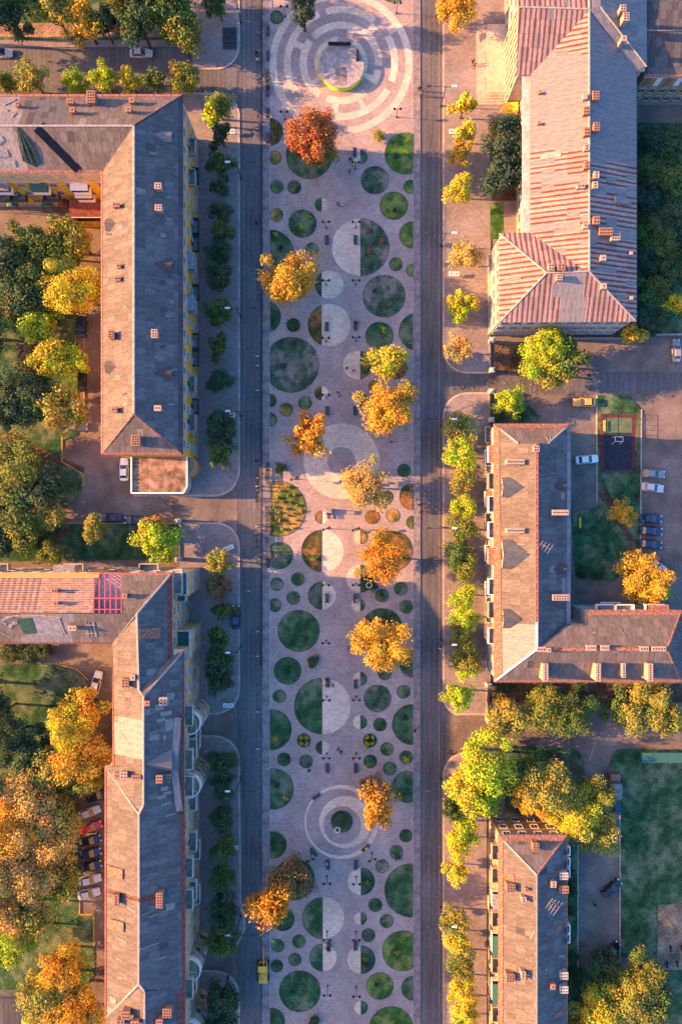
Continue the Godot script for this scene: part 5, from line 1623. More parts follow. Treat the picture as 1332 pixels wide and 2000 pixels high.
	for c in [[593.7, 1446], [722.5, 1446]]:
		for k in 12:
			var a := k * TAU / 12
			shrub(c[0] + cos(a) * 8, c[1] + sin(a) * 8, 3.6, 0.6, "yellow" if k % 3 else "deep", "yellow flowering tuft in a small round flower bed" if k % 3 else "dark tuft in a small round flower bed", "tufts in the flower beds")
	# hedges of the northern yard and the courtyards
	for s in [[20, 1272, 26], [60, 1278, 24], [88, 1274, 20], [1112, 1700, 11], [1116, 1740, 12], [1114, 1780, 12], [1118, 1870, 14], [1125, 1905, 16], [980, 1345, 16], [1060, 1348, 18], [1130, 1345, 18], [1290, 1345, 16], [1140, 1120, 12], [1165, 1125, 10], [975, 812, 12], [1020, 812, 12]]:
		shrub(s[0], s[1], s[2], 2.2, "deep", "dense dark green bush against a house wall", "bushes along house walls")

func drop_leaves(mb: MB, px: float, py: float, rad: float, tall: float, leaf: String) -> void:
	var at := q(px, py, tall * 0.5)
	var base: Color = M["leaf_" + leaf].albedo_color.srgb_to_linear()
	for i in int(26 + rad * 2.2):
		var a := rng.randf() * TAU
		var f := rad * 0.1 * sqrt(rng.randf()) * 1.7
		var p := Vector3(at.x + cos(a) * f + 0.8, 0.055 + rng.randf() * 0.03, at.z + sin(a) * f)
		var road: bool = (p.x > -20.3 and p.x < -15.4) or (p.x > 15.5 and p.x < 19.9)
		if road:
			p.y -= 0.12
		var s := rng.randf_range(0.06, 0.16)
		var d := Vector3(cos(a * 7.0), 0, sin(a * 7.0)) * s
		var e := Vector3(-d.z, 0, d.x) * 0.6
		mb.col = base.lerp(Color(0.20, 0.10, 0.04), rng.randf() * 0.8)
		mb.quad(p - d, p + e, p + d + Vector3(0, 0.03, 0), p - e)
	mb.col = Color(1, 1, 1)

func shrub(px: float, py: float, rad: float, tall: float, leaf: String, label: String, group: String) -> void:
	var at := q(px, py, tall * 0.5)
	var o := thing("shrub", label, "shrub", group, Vector3(at.x, 0.0, at.z), tree_no * 1.3)
	var r := rad * 0.1
	var st := MB.new()
	for k in 4:
		var d := Vector3(cos(k * 1.57), 1.4, sin(k * 1.57)).normalized() * tall * 0.6
		st.tube(Vector3.ZERO, d * Vector3(0.6, 1, 0.6), 0.03, 0.012, 5)
	part(o, "stem", st.mesh(M.bark))
	part(o, "foliage", crowns["s" if r < 1.0 else "m"][tree_no % 4], Transform3D(Basis.from_scale(Vector3(r, tall * 0.55, r) / 0.9), Vector3(0, tall * 0.5, 0)), M["leaf_" + leaf])
	tree_no += 1

# ---------------------------------------------------------------- stage
func stage() -> void:
	var s := thing("round_stage", "round concert stage with lime green side standing on the labyrinth", "stage", "", q(667, 137))
	var k := 48
	var w := MB.new()
	w.lathe(Vector3.ZERO, [Vector2(4.25, 0), Vector2(4.25, 1.35)], k)
	part(s, "skirt", w.mesh(M.lime_paint))
	var f := MB.new()
	f.lathe(Vector3.ZERO, [Vector2(4.32, 1.35), Vector2(4.32, 1.47), Vector2(0.0, 1.47)], k)
	part(s, "floor", f.mesh(M.stage_floor))
	var p := MB.new()
	p.box(Vector3(-0.2, 1.5, 2.0), Vector3(2.1, 0.03, 3.4))
	part(s, "carpet", p.mesh(M.promenade))
	var b := MB.new()
	b.box(Vector3(-0.4, 2.0, -3.95), Vector3(4.3, 1.1, 0.12)); b.box(Vector3(-0.4, 2.56, -3.85), Vector3(3.0, 0.06, 0.3))
	part(s, "backdrop", b.mesh(M.black_iron))
	var sp := thing("loudspeaker_stack", "black stack of loudspeakers on the round stage", "loudspeaker", "", q(698, 112, 1.47))
	for j in 3:
		var m := MB.new()
		m.chamfer(Vector3(0, 0.4, -0.75 + j * 0.62), Vector3(0.55, 0.8, 0.58), 0.04)
		part(sp, "cabinet", m.mesh(M.black_iron))

# ---------------------------------------------------------------- yards: lawns, paths, fences, play and sports grounds
func yards() -> void:
	var lawns := [
		[[[-400, 470], [152, 470], [152, 850], [122, 860], [122, 902], [163, 926], [163, 965, 26], [125, 992], [-400, 992]], "grass", "courtyard lawn under the trees behind the yellow building"],
		[[[-400, 1035], [140, 1022], [348, 1022], [348, 1092], [-400, 1102]], "grass", "lawn strip before the wing under repair"],
		[[[-400, 1297], [112, 1297, 30], [168, 1322, 22], [183, 1370], [152, 1450], [154, 1785], [184, 1787], [184, 1905], [150, 1945], [-400, 1945]], "grass", "courtyard lawn behind the cream building"],
		[[[-400, -400], [360, -400], [360, 78], [-400, 78]], "grass", "lawn across the side street"],
		[[[1244, 240], [1600, 240], [1600, 652], [1244, 652]], "grass", "overgrown ground behind the school"],
		[[[962, 672], [1028, 672], [1028, 728], [962, 728]], "earth", "fenced earth bed at the school's corner"],
		[[[962, 772], [1015, 772, 14], [1060, 822, 20], [962, 822]], "grass", "small lawn with curved edge before the dormer building"],
		[[[1166, 772], [1226, 772, 12], [1252, 800, 14], [1250, 1098], [1195, 1135], [1122, 1130, 14], [1118, 1000], [1166, 990]], "grass", "play yard lawn round the sports court"],
		[[[956, 1336], [1500, 1336], [1500, 1372], [956, 1372]], "earth", "earth strip behind the dormer building"],
		[[[985, 1456], [1130, 1462, 20], [1146, 1520], [1146, 1590], [985, 1590]], "grass", "lawn before the awning house gable"],
		[[[1200, 1464, 14], [1600, 1464], [1600, 1886], [1210, 1886], [1210, 1580], [1184, 1510]], "grass", "dark sports lawn"],
		[[[1106, 1650], [1128, 1650], [1128, 2400], [1106, 2400]], "grass", "planted strip along the awning house"],
		[[[1130, 1896], [1600, 1896], [1600, 2400], [1130, 2400]], "grass", "ground under the playground trees"],
		[[[957, 396], [983, 396], [983, 466], [957, 466]], "grass_bright", "bright grass strip before the school"],
		[[[957, 236], [1008, 236], [1008, 392], [957, 392]], "earth", "planting bed before the school"]]
	for l in lawns:
		struct("lawn", slab(outline(l[0]), -0.15, 0.018, M[l[1]]), l[2])
	var paths := [[[[-60, 852], [40, 868], [110, 905], [164, 925], [164, 912], [112, 892], [44, 852], [-60, 838]], "earth"], [[[62, 1102], [130, 1030], [142, 1030], [74, 1102]], "earth"], [[[1166, 940], [1180, 946], [1240, 1060], [1238, 1092], [1226, 1092], [1224, 1050], [1166, 962]], "earth"], [[[1208, 1868], [1284, 1868], [1284, 1886], [1208, 1886]], "promenade"], [[[-200, 45], [380, 45], [380, 72], [-200, 72]], "sand"], [[[1085, 1470], [1140, 1500], [1143, 1520], [1060, 1490]], "earth"]]
	for p in paths:
		struct("path", slab(outline(p[0]), -0.1, 0.026, M[p[1]]), "trodden path across a lawn")
	for e in [[[122, 850], [122, 902], [163, 926], [163, 950]], [[165, 640], [165, 845]], [[1165, 772], [1165, 985]], [[1210, 1580], [1210, 1885]], [[1128, 1650], [1128, 1890]], [[1252, 800], [1250, 1098]], [[130, 1022], [345, 1022]], [[156, 1700], [156, 1786], [184, 1786], [184, 1850]], [[112, 1297], [150, 1306], [172, 1328]]]:
		kerb_line("kerb", e, 0.22, M.yellow_kerb if e[0][0] < 200 else M.kerb, -0.14, 0.05, 1.0)
	# sports court
	struct("sports_court", slab(rect(1172, 809, 1240, 921), -0.1, 0.030, M.court_blue), "dark blue half of the small sports court")
	struct("sports_court", slab(rect(1180, 809, 1233, 845), -0.1, 0.035, M.court_green), "green playing field of the small sports court")
	for r in [[1172, 809, 1240, 816], [1172, 816, 1179, 921], [1234, 816, 1240, 921], [1172, 917, 1240, 921]]:
		struct("court_border", slab(rect(r[0], r[1], r[2], r[3]), -0.1, 0.040, M.court_red), "dark red border of the small sports court")
	var goal := thing("ball_goal", "small white-framed ball goal on the sports court", "goal", "", q(1201, 855))
	for x in [-0.75, 0.75]:
		var m := MB.new()
		m.tube(Vector3(x, 0, 0), Vector3(x, 2.0, 0), 0.05, 0.05, 6); m.tube(Vector3(x, 2.0, 0), Vector3(x, 2.0, 0.9), 0.05, 0.05, 6); m.tube(Vector3(x, 2.0, 0.9), Vector3(x, 0, 1.3), 0.05, 0.05, 6)
		part(goal, "post", m.mesh(M.white_paint))
	var gm := MB.new()
	gm.tube(Vector3(-0.75, 2.0, 0), Vector3(0.75, 2.0, 0), 0.05, 0.05, 6); gm.tube(Vector3(-0.75, 2.0, 0.9), Vector3(0.75, 2.0, 0.9), 0.05, 0.05, 6)
	part(goal, "crossbar", gm.mesh(M.white_paint))
	var fence := thing("court_fence", "low mesh fence round the sports court", "fence", "", q(1206, 865))
	for k in 24:
		var f := MB.new()
		var along := k % 12
		var sx := -3.6 if k < 12 else 3.6
		f.tube(Vector3(sx, 0, -5.7 + along * 1.02), Vector3(sx, 1.4, -5.7 + along * 1.02), 0.04, 0.04, 6)
		part(fence, "post", f.mesh(M.red_metal))
	for sx in [-3.6, 3.6]:
		for y in [0.5, 1.35]:
			var f := MB.new()
			f.box(Vector3(sx, y, 0), Vector3(0.05, 0.06, 11.4))
			part(fence, "rail", f.mesh(M.red_metal))
	for b in [[1178, 832, 0.0, "yellow", "yellow bench beside the sports court"], [1131, 1021, 0.0, "yellow", "yellow bench on the play yard lawn"], [109, 930, 1.2, "yellow", "yellow bench on the courtyard lawn"]]:
		var o := thing("park_bench", b[4], "bench", "", q(b[0], b[1]), b[2])
		for k in 3:
			var m := MB.new()
			m.chamfer(Vector3(-0.16 + k * 0.16, 0.45, 0), Vector3(0.13, 0.05, 2.1), 0.015)
			part(o, "slat", m.mesh(M.yellow_paint))
		for z in [-0.8, 0.8]:
			var m2 := MB.new()
			m2.box(Vector3(0, 0.2, z), Vector3(0.4, 0.44, 0.08))
			part(o, "leg", m2.mesh(M.dark_metal))
	# playground
	struct("playground", slab(outline([[1283, 1766], [1600, 1762], [1600, 1893], [1281, 1895]]), -0.1, 0.034, M.sand), "brown sand playground with climbing frame")
	kerb_line("kerb", [[1282, 1895], [1283, 1766], [1600, 1762]], 0.15, M.grass_bright, -0.1, 0.12)
	var cf := thing("climbing_frame", "orange climbing frame on the brown playground", "climbing frame", "", q(1305, 1792), 0.6)
	for x in [-0.8, 0.8]:
		for z in [-1.0, 1.0]:
			var m := MB.new()
			m.tube(Vector3(x, 0, z), Vector3(x * 0.8, 1.8, z * 0.9), 0.06, 0.06, 6)
			part(cf, "post", m.mesh(M.orange_metal))
	for y in [0.7, 1.25, 1.8]:
		for x in [-1, 1]:
			var m := MB.new()
			m.tube(Vector3(x * (0.8 - y * 0.09), y, -0.95), Vector3(x * (0.8 - y * 0.09), y, 0.95), 0.05, 0.05, 6)
			part(cf, "rung", m.mesh(M.yellow_paint))
	var mid := MB.new()
	mid.tube(Vector3(-0.65, 1.8, 0), Vector3(0.65, 1.8, 0), 0.05, 0.05, 6)
	part(cf, "crossbar", mid.mesh(M.orange_metal))
	for s in [[1307, 1850], [1329, 1850], [1300, 1882], [1320, 1880]]:
		var o := thing("spring_rider", "dark spring rider on the brown playground", "play equipment", "spring riders", q(s[0], s[1]), 0.1)
		var m := MB.new()
		m.tube(Vector3(0, 0, 0), Vector3(0, 0.4, 0), 0.12, 0.12, 8)
		part(o, "spring", m.mesh(M.dark_metal))
		var m2 := MB.new()
		m2.chamfer(Vector3(0, 0.5, 0), Vector3(0.3, 0.25, 1.3), 0.08); m2.box(Vector3(0, 0.8, 0.35), Vector3(0.5, 0.06, 0.06)); m2.box(Vector3(0, 0.75, -0.45), Vector3(0.26, 0.4, 0.1))
		part(o, "seat", m2.mesh(M.court_blue))
	# stone and metal fences with pillars
	fence_line([[352, 1018], [352, 1092]], "dark metal fence with two pale pillars closing the lawn strip", 0)
	fence_line([[957, 668], [957, 726]], "dark fence with pale pillars beside the school corner", 0)
	fence_line([[956, 767], [956, 822]], "dark fence with pale pillars before the dormer building", 0)
	fence_line([[951, 1335], [951, 1402]], "rusty fence with pale pillars behind the dormer building", 1)
	fence_line([[1028, 662], [1245, 662]], "long low grey wall under the school's gable", 2)
	fence_line([[1255, 655], [1400, 655]], "pale boundary wall behind the school yard", 2)

func fence_line(pts: Array, label: String, kind: int) -> void:
	var a := q(pts[0][0], pts[0][1])
	var b := q(pts[1][0], pts[1][1])
	var o := thing("fence", label, "fence")
	var d := (b - a).normalized()
	var side := Vector3(-d.z, 0, d.x)
	var bas := Basis(side, Vector3.UP, side.cross(Vector3.UP))
	if kind == 2:
		var k := int(a.distance_to(b) / 2.4)
		for j in k:
			var m := MB.new()
			m.chamfer(Vector3.ZERO, Vector3(0.25, 1.1, a.distance_to(b) / k - 0.04), 0.04)
			part(o, "wall_panel", m.mesh(M.wall_grey), Transform3D(bas, a.lerp(b, (j + 0.5) / k) + Vector3(0, 0.45, 0)))
		return
	for p in [a, b]:
		var m := MB.new()
		m.chamfer(Vector3(0, 1.0, 0), Vector3(0.8, 2.1, 0.8), 0.05); m.chamfer(Vector3(0, 2.15, 0), Vector3(1.0, 0.2, 1.0), 0.08); m.lathe(Vector3(0, 2.25, 0), [Vector2(0.3, 0), Vector2(0.34, 0.2), Vector2(0.2, 0.42), Vector2(0, 0.5)], 10)
		part(o, "pillar", m.mesh(M.wall_white), Transform3D(Basis(), p))
	var k2 := int(a.distance_to(b) / 0.22)
	var m3 := MB.new()
	m3.box(Vector3(0, 0.85, 0), Vector3(0.03, 1.5, 0.03))
	var pm := m3.mesh(M.rust_band if kind == 1 else M.dark_metal)
	for j in range(3, k2 - 3):
		part(o, "picket", pm, Transform3D(bas, a.lerp(b, float(j) / k2)))
	for y in [0.25, 1.5]:
		var m4 := MB.new()
		m4.box(Vector3.ZERO, Vector3(0.06, 0.06, a.distance_to(b) - 0.9))
		part(o, "rail", m4.mesh(M.rust_band if kind == 1 else M.dark_metal), Transform3D(bas, (a + b) / 2 + Vector3(0, y, 0)))
	var base := MB.new()
	base.box(Vector3.ZERO, Vector3(0.35, 0.3, a.distance_to(b) - 0.8))
	part(o, "base_wall", base.mesh(M.wall_grey), Transform3D(bas, (a + b) / 2 + Vector3(0, 0.05, 0)))

# ---------------------------------------------------------------- lamps, benches
func lamps_and_benches() -> void:
	var o := thing("plaza_lamp", "black two-globe lamp post on the plaza paving", "lamp", "two-globe plaza lamps", q(557, 33))
	var m := MB.new()
	m.lathe(Vector3.ZERO, [Vector2(0.16, 0), Vector2(0.16, 0.25), Vector2(0.09, 0.4), Vector2(0.06, 0.6), Vector2(0.05, 3.1), Vector2(0.0, 3.2)], 10)
	part(o, "post", m.mesh(M.black_iron))
	var arm := MB.new()
	arm.tube(Vector3(-0.55, 3.0, 0), Vector3(0.55, 3.0, 0), 0.045, 0.045, 6)
	part(o, "crossarm", arm.mesh(M.black_iron))
	for x in [-0.6, 0.6]:
		var h := MB.new()
		h.lathe(Vector3(x, 3.0, 0), [Vector2(0.08, -0.05), Vector2(0.24, 0.02), Vector2(0.27, 0.16), Vector2(0.18, 0.32), Vector2(0, 0.38)], 12)
		part(o, "lamp_hood", h.mesh(M.black_iron))
		var g := MB.new()
		g.lathe(Vector3(x, 3.0, 0), [Vector2(0, -0.22), Vector2(0.16, -0.16), Vector2(0.2, -0.04), Vector2(0.08, 0.0)], 10)
		part(o, "globe", g.mesh(M.lamp_glass))
	for p in [[774, 26], [557, 234], [774, 229], [694, 331], [637, 445], [695, 445], [637, 557], [695, 557], [637, 667], [695, 666], [637, 776], [695, 776], [577, 936], [672, 940], [638, 1032], [694, 1033], [637, 1140], [695, 1140], [637, 1251], [693, 1251], [638, 1360], [695.5, 1360], [638, 1471], [695.5, 1471], [639, 1711], [695.5, 1712], [639, 1819], [695.5, 1819], [639.6, 1925], [695.5, 1927], [608, 1666], [726, 1666]]:
		copy(o, q(p[0], p[1]), 0.35 if p[1] in [936, 940, 1032, 1033, 1666] else 0.0)
	# benches: black slats on iron sides
	var b := thing("plaza_bench", "dark slatted bench with backrest on the plaza", "bench", "plaza benches", q(637, 470))
	var sl := MB.new()
	sl.chamfer(Vector3.ZERO, Vector3(0.13, 0.04, 1.8), 0.012)
	var slm := sl.mesh(M.bench_wood)
	for k in 4:
		part(b, "seat_slat", slm, Transform3D(Basis(), Vector3(-0.18 + k * 0.15, 0.45, 0)))
	for k in 3:
		part(b, "back_slat", slm, Transform3D(Basis(Vector3.BACK, -1.25), Vector3(0.36 + k * 0.05, 0.6 + k * 0.14, 0)))
	for z in [-0.75, 0.75]:
		var lg := MB.new()
		lg.box(Vector3(0.05, 0.22, z), Vector3(0.62, 0.42, 0.07)); lg.box(Vector3(0.42, 0.6, z), Vector3(0.06, 0.75, 0.06), Basis(Vector3.BACK, -0.3))
		part(b, "leg", lg.mesh(M.black_iron))
	for p in [[695.5, 470, PI], [637, 639, 0], [695.5, 637, PI], [637.5, 1168, 0], [695.5, 1168, PI], [639, 1332, 0], [696, 1335, PI], [638, 1499, 0], [696, 1499, PI], [696, 1688, PI], [639, 1687, 0], [695.5, 1845, PI], [641, 1847, 0], [638, 803, 0], [695, 803, PI], [694, 299, PI], [619, 1555, 2.2], [612, 1663, 0.7], [714, 1655, 2.3], [641, 1004, 0]]:
		copy(b, q(p[0], p[1]), p[2])
	for y in [62, 110, 149, 169, 180, 222, 272, 912, 925, 938, 997, 1010, 1030, 1056, 1085, 1100]:
		copy(b, q(522.5, y), 0.25 if y in [938, 997] else 0.0, "dark bench on the grey strip beside the iron railing", "benches along the railing")
	# street lamps: tall post, long dark arm over the road, pale head over the pavement
	var s := thing("street_lamp", "tall street lamp with arm over the road on the shaded side", "street lamp", "street lamps", q(471, 45), 0)
	var ps := MB.new()
	ps.lathe(Vector3.ZERO, [Vector2(0.2, -0.1), Vector2(0.2, 0.5), Vector2(0.11, 0.7), Vector2(0.07, 7.0), Vector2(0, 7.05)], 10)
	part(s, "post", ps.mesh(M.dark_metal))
	var ar := MB.new()
	ar.tube(Vector3(0, 6.7, 0), Vector3(3.2, 7.1, 0), 0.06, 0.045, 6); ar.tube(Vector3(0, 6.5, 0), Vector3(-1.2, 6.9, 0), 0.05, 0.045, 6)
	part(s, "arm", ar.mesh(M.dark_metal))
	for x in [3.2, -1.6]:
		var hd := MB.new()
		hd.chamfer(Vector3(x, 7.05, 0), Vector3(0.95, 0.16, 0.36), 0.06)
		part(s, "lamp_head", hd.mesh(M.white_paint if x < 0 else M.dark_metal))
	for y in [348, 620, 812, 1262, 1520, 1788]:
		copy(s, q(471, y), 0)
	for y in [-40, 207, 480, 827, 1030, 1247, 1520, 1772]:
		copy(s, q(861, y), PI, "tall street lamp with arm over the road on the sunny side")
	# pairs of white notice boards by the kerb
	var n := thing("notice_board", "pair of small white notice boards with dark figures beside the kerb", "notice board", "white notice boards by the kerb", q(450, 262))
	for x in [-0.55, 0.55]:
		var bd := MB.new()
		bd.chamfer(Vector3(x, 1.1, 0), Vector3(0.95, 0.06, 0.85), 0.015, Basis(Vector3.RIGHT, 0.25))
		var bo := part(n, "board", bd.mesh(M.white_paint))
		var gl := MB.new()
		for k in [-1, 1]:
			gl.box(Vector3(x + k * 0.17, 1.14, 0), Vector3(0.1, 0.02, 0.5), Basis(Vector3.RIGHT, 0.25))
			gl.box(Vector3(x + k * 0.17, 1.14, 0.0), Vector3(0.26, 0.02, 0.08), Basis(Vector3.RIGHT, 0.25))
		part(bo, "print", gl.mesh(M.dark_metal))
		var lg := MB.new()
		lg.tube(Vector3(x, 0, 0), Vector3(x, 1.08, 0), 0.04, 0.04, 6)
		part(n, "leg", lg.mesh(M.dark_metal))
	for p in [[450, 812, 0], [448, 1070, 0.4], [448, 1375, 0], [456, 1651, 0], [886, 262, 0], [885, 538, 0], [887, 818, 0], [886, 1067, 0]]:
		copy(n, q(p[0], p[1]), p[2])

# ---------------------------------------------------------------- cars
func car_proto(called: String, tall: float, length: float) -> Node3D:
	var o := Node3D.new()
	o.name = called
	var L := length / 2
	# body: rounded sections along the length (x forward)
	var st := [[-L, 0.62, 0.45, 0.70], [-L + 0.12, 0.78, 0.30, 0.88], [-L + 0.7, 0.86, 0.22, 0.95], [-0.4, 0.88, 0.20, 0.97], [L - 1.5, 0.87, 0.20, 0.95], [L - 0.5, 0.82, 0.24, 0.80], [L - 0.1, 0.70, 0.32, 0.70], [L, 0.52, 0.42, 0.60]]
	var b := MB.new()
	var ringp := func(s):
		var w: float = s[1]
		var y0: float = s[2]
		var y1: float = s[3]
		return [Vector3(s[0], y0, -w + 0.06), Vector3(s[0], lerpf(y0, y1, 0.35), -w), Vector3(s[0], lerpf(y0, y1, 0.75), -w + 0.03), Vector3(s[0], y1, -w + 0.16), Vector3(s[0], y1 + 0.03, 0), Vector3(s[0], y1, w - 0.16), Vector3(s[0], lerpf(y0, y1, 0.75), w - 0.03), Vector3(s[0], lerpf(y0, y1, 0.35), w), Vector3(s[0], y0, w - 0.06)]
	for i in st.size() - 1:
		var p: Array = ringp.call(st[i])
		var r: Array = ringp.call(st[i + 1])
		for j in 9:
			var k := (j + 1) % 9
			b.quad(p[j], p[k], r[k], r[j])
	for e in [0, st.size() - 1]:
		var p: Array = ringp.call(st[e])
		for j in range(1, 8):
			if e == 0:
				b.tri(p[0], p[j + 1], p[j])
			else:
				b.tri(p[0], p[j], p[j + 1])
	part(o, "body", b.mesh(M.car_silver))
	# glasshouse and roof
	var h := tall
	var lo := [Vector3(-L + 0.55, 0.94, 0.76), Vector3(L - 1.35, 0.94, 0.76), Vector3(L - 1.35, 0.94, -0.76), Vector3(-L + 0.55, 0.94, -0.76)]
	var hi := [Vector3(-L + 1.05, h - 0.05, 0.58), Vector3(L - 2.15, h - 0.05, 0.58), Vector3(L - 2.15, h - 0.05, -0.58), Vector3(-L + 1.05, h - 0.05, -0.58)]
	var g := MB.new()
	for i in 4:
		var j := (i + 1) % 4
		g.quad(lo[i], lo[j], hi[j], hi[i])
	part(o, "window", g.mesh(M.glass))
	var rf := MB.new()
	rf.chamfer(Vector3((hi[0].x + hi[1].x) / 2, h - 0.02, 0), Vector3(hi[1].x - hi[0].x + 0.06, 0.1, 1.24), 0.05)
	for k in [-1, 1]:
		rf.tube(lo[0] * Vector3(1, 1, k), hi[0] * Vector3(1, 1, k), 0.05, 0.05, 5); rf.tube(lo[1] * Vector3(1, 1, k), hi[1] * Vector3(1, 1, k), 0.05, 0.05, 5)
	part(o, "roof", rf.mesh(M.car_silver))
	for x in [-L + 0.85, L - 0.9]:
		for k in [-1, 1]:
			var w := MB.new()
			w.tube(Vector3(x, 0.33, k * 0.66), Vector3(x, 0.33, k * 0.87), 0.33, 0.33, 14)
			var wh := part(o, "wheel", w.mesh(M.tyre))
			var ri := MB.new()
			ri.tube(Vector3(x, 0.33, k * 0.86), Vector3(x, 0.33, k * 0.89), 0.2, 0.19, 10)
			part(wh, "rim", ri.mesh(M.rim))
	for k in [-1, 1]:
		var hl := MB.new()
		hl.chamfer(Vector3(L - 0.14, 0.66, k * 0.5), Vector3(0.26, 0.12, 0.34), 0.03, Basis(Vector3.BACK, -0.25))
		part(o, "headlight", hl.mesh(M.lamp_glass))
		var tl := MB.new()
		tl.chamfer(Vector3(-L + 0.09, 0.74, k * 0.55), Vector3(0.14, 0.16, 0.26), 0.03)
		part(o, "tail_light", tl.mesh(M.tail_red))
		var mi := MB.new()
		mi.chamfer(Vector3(L - 1.6, 1.0, k * 0.95), Vector3(0.16, 0.13, 0.18), 0.03)
		part(o, "mirror", mi.mesh(M.black_iron))
	return o

func cars() -> void:
	var sedan := car_proto("parked_car", 1.42, 4.45)
	var suv := car_proto("parked_car", 1.70, 4.6)
	var list := [
		[275, 101, 0, "silver", "silver sedan standing on the side street", 0], [1, 101, 0, "silver", "silver sedan cut by the edge on the side street", 0], [242, 917, 90, "white", "white sedan beside the shop annex", 0], [216, 1011, 180, "navy", "dark blue sedan next to a small brownish tree on the lawn strip", 0], [266, 1016, 180, "navy", "dark blue estate parked by the yellow-green tree", 1],
		[160, 636, 90, "navy", "dark car under the big golden courtyard tree", 0], [160, 742, 90, "black", "dark car under the yellow-green courtyard tree", 0], [148, 833, 0, "grey", "grey car tucked under a brownish courtyard tree", 0], [188, 1334, 78, "white", "white hatchback in the cream building's courtyard", 1], [174, 1588, 20, "silver", "silver car beside the red one in the courtyard row", 0], [177, 1617, 18, "red", "red car in the courtyard row", 0], [175, 1643, 14, "black", "black car beside the red one", 0], [175, 1668, 12, "navy", "dark blue car between two dark cars of the courtyard row", 0], [176, 1693, 14, "black", "black car beside the two silver ones", 0], [175, 1720, 12, "silver", "silver car between black and silver neighbours", 0], [173, 1747, 12, "silver", "silver car at the end of the courtyard row", 0], [190, 1556, 20, "black", "black car half under the golden trees", 0],
		[461, 1206, 90, "navy", "dark blue car at the kerb of the shaded pavement", 1], [1322, 684, 90, "grey", "grey sedan on the yard behind the school", 0], [1142, 785, 180, "taxi", "ochre yellow taxi on the side street", 0], [1147, 897, 5, "white", "white sedan beside the dormer building", 0], [1277, 925, -4, "grey", "grey sedan at the play yard lawn", 0], [1275, 952, -8, "silver", "silver sedan at the play yard lawn", 0], [1271, 1013, -2, "navy", "uppermost of three dark blue cars beside the play yard tree", 0], [1272, 1037, -4, "navy", "middle one of three dark blue cars beside the play yard tree", 0], [1271, 1063, -6, "navy", "lowest of three dark blue cars beside the play yard tree", 0], [1281, 1104, -30, "silver", "silver car half under the golden play yard tree", 0], [1195, 1737, 40, "black", "dark car turned to the sports lawn kerb", 0], [1193, 1860, 45, "black", "black off-roader with roof rails beside the sports lawn", 1], [1204, 1570, 100, "navy", "blue car by the delivery truck", 0]]
	for c in list:
		var o: Node3D = (suv if c[5] else sedan).duplicate()
		o.name = numbered("parked_car")
		add_child(o)
		o.position = q(c[0], c[1], 0.9) * Vector3(1, 0, 1) + Vector3(0, -0.155 if c[1] > 0 else 0.0, 0)
		o.rotation.y = deg_to_rad(c[2])
		for n in ["body", "roof"]:
			o.get_node(n).material_override = M["car_" + c[3]]
		meta(o, c[4], "car", "parked cars")
	sedan.free()
	suv.free()
	# delivery truck
	var t := thing("delivery_truck", "small truck with grey box and brick red cab beside the sports lawn", "truck", "", q(1196, 1530) + Vector3(0, -0.155, 0), 1.57)
	var bx := MB.new()
	bx.chamfer(Vector3(-0.8, 1.6, 0), Vector3(3.0, 1.9, 2.0), 0.06)
	part(t, "cargo_box", bx.mesh(M.tarp_grey))
	var cb := MB.new()
	cb.chamfer(Vector3(1.6, 1.15, 0), Vector3(1.5, 1.5, 1.9), 0.18)
	part(t, "cab", cb.mesh(M.brick))
	var wd := MB.new()
	wd.box(Vector3(2.36, 1.45, 0), Vector3(0.06, 0.6, 1.6))
	part(t, "windscreen", wd.mesh(M.glass))
	for x in [-1.5, 1.5]:
		for k in [-1, 1]:
			var w := MB.new()
			w.tube(Vector3(x, 0.4, k * 0.7), Vector3(x, 0.4, k * 0.95), 0.4, 0.4, 14)
			part(t, "wheel", w.mesh(M.tyre))
	# yellow loader with round tank and boom on the shaded road
	var y := thing("loader", "orange yellow loader with round tank and long boom on the shaded road", "loader", "", q(515, 1892) + Vector3(0, -0.12, 0), PI / 2)
	var ch := MB.new()
	ch.chamfer(Vector3(-0.2, 1.0, 0), Vector3(4.0, 0.7, 1.7), 0.12)
	part(y, "chassis", ch.mesh(M.yellow_paint))
	var tk := MB.new()
	tk.lathe(Vector3(-0.2, 1.35, 0), [Vector2(0.8, 0), Vector2(0.86, 0.3), Vector2(0.8, 0.9), Vector2(0.5, 1.15), Vector2(0, 1.2)], 18)
	part(y, "tank", tk.mesh(M.orange_metal))
	var cab := MB.new()
	cab.chamfer(Vector3(1.3, 1.9, 0), Vector3(1.0, 1.3, 1.4), 0.1)
	part(y, "cab", cab.mesh(M.glass))
	var cr := MB.new()
	cr.chamfer(Vector3(1.3, 2.6, 0), Vector3(1.2, 0.12, 1.6), 0.05)
	part(y, "cab_roof", cr.mesh(M.yellow_paint))
	var bm := MB.new()
	bm.tube(Vector3(1.6, 2.1, 0.2), Vector3(5.0, 1.6, 0.1), 0.13, 0.09, 8)
	part(y, "boom", bm.mesh(M.orange_metal))
	for x in [-1.5, 1.3]:
		for k in [-1, 1]:
			var w := MB.new()
			w.tube(Vector3(x, 0.55, k * 0.75), Vector3(x, 0.55, k * 1.15), 0.55, 0.55, 16)
			part(y, "wheel", w.mesh(M.tyre))

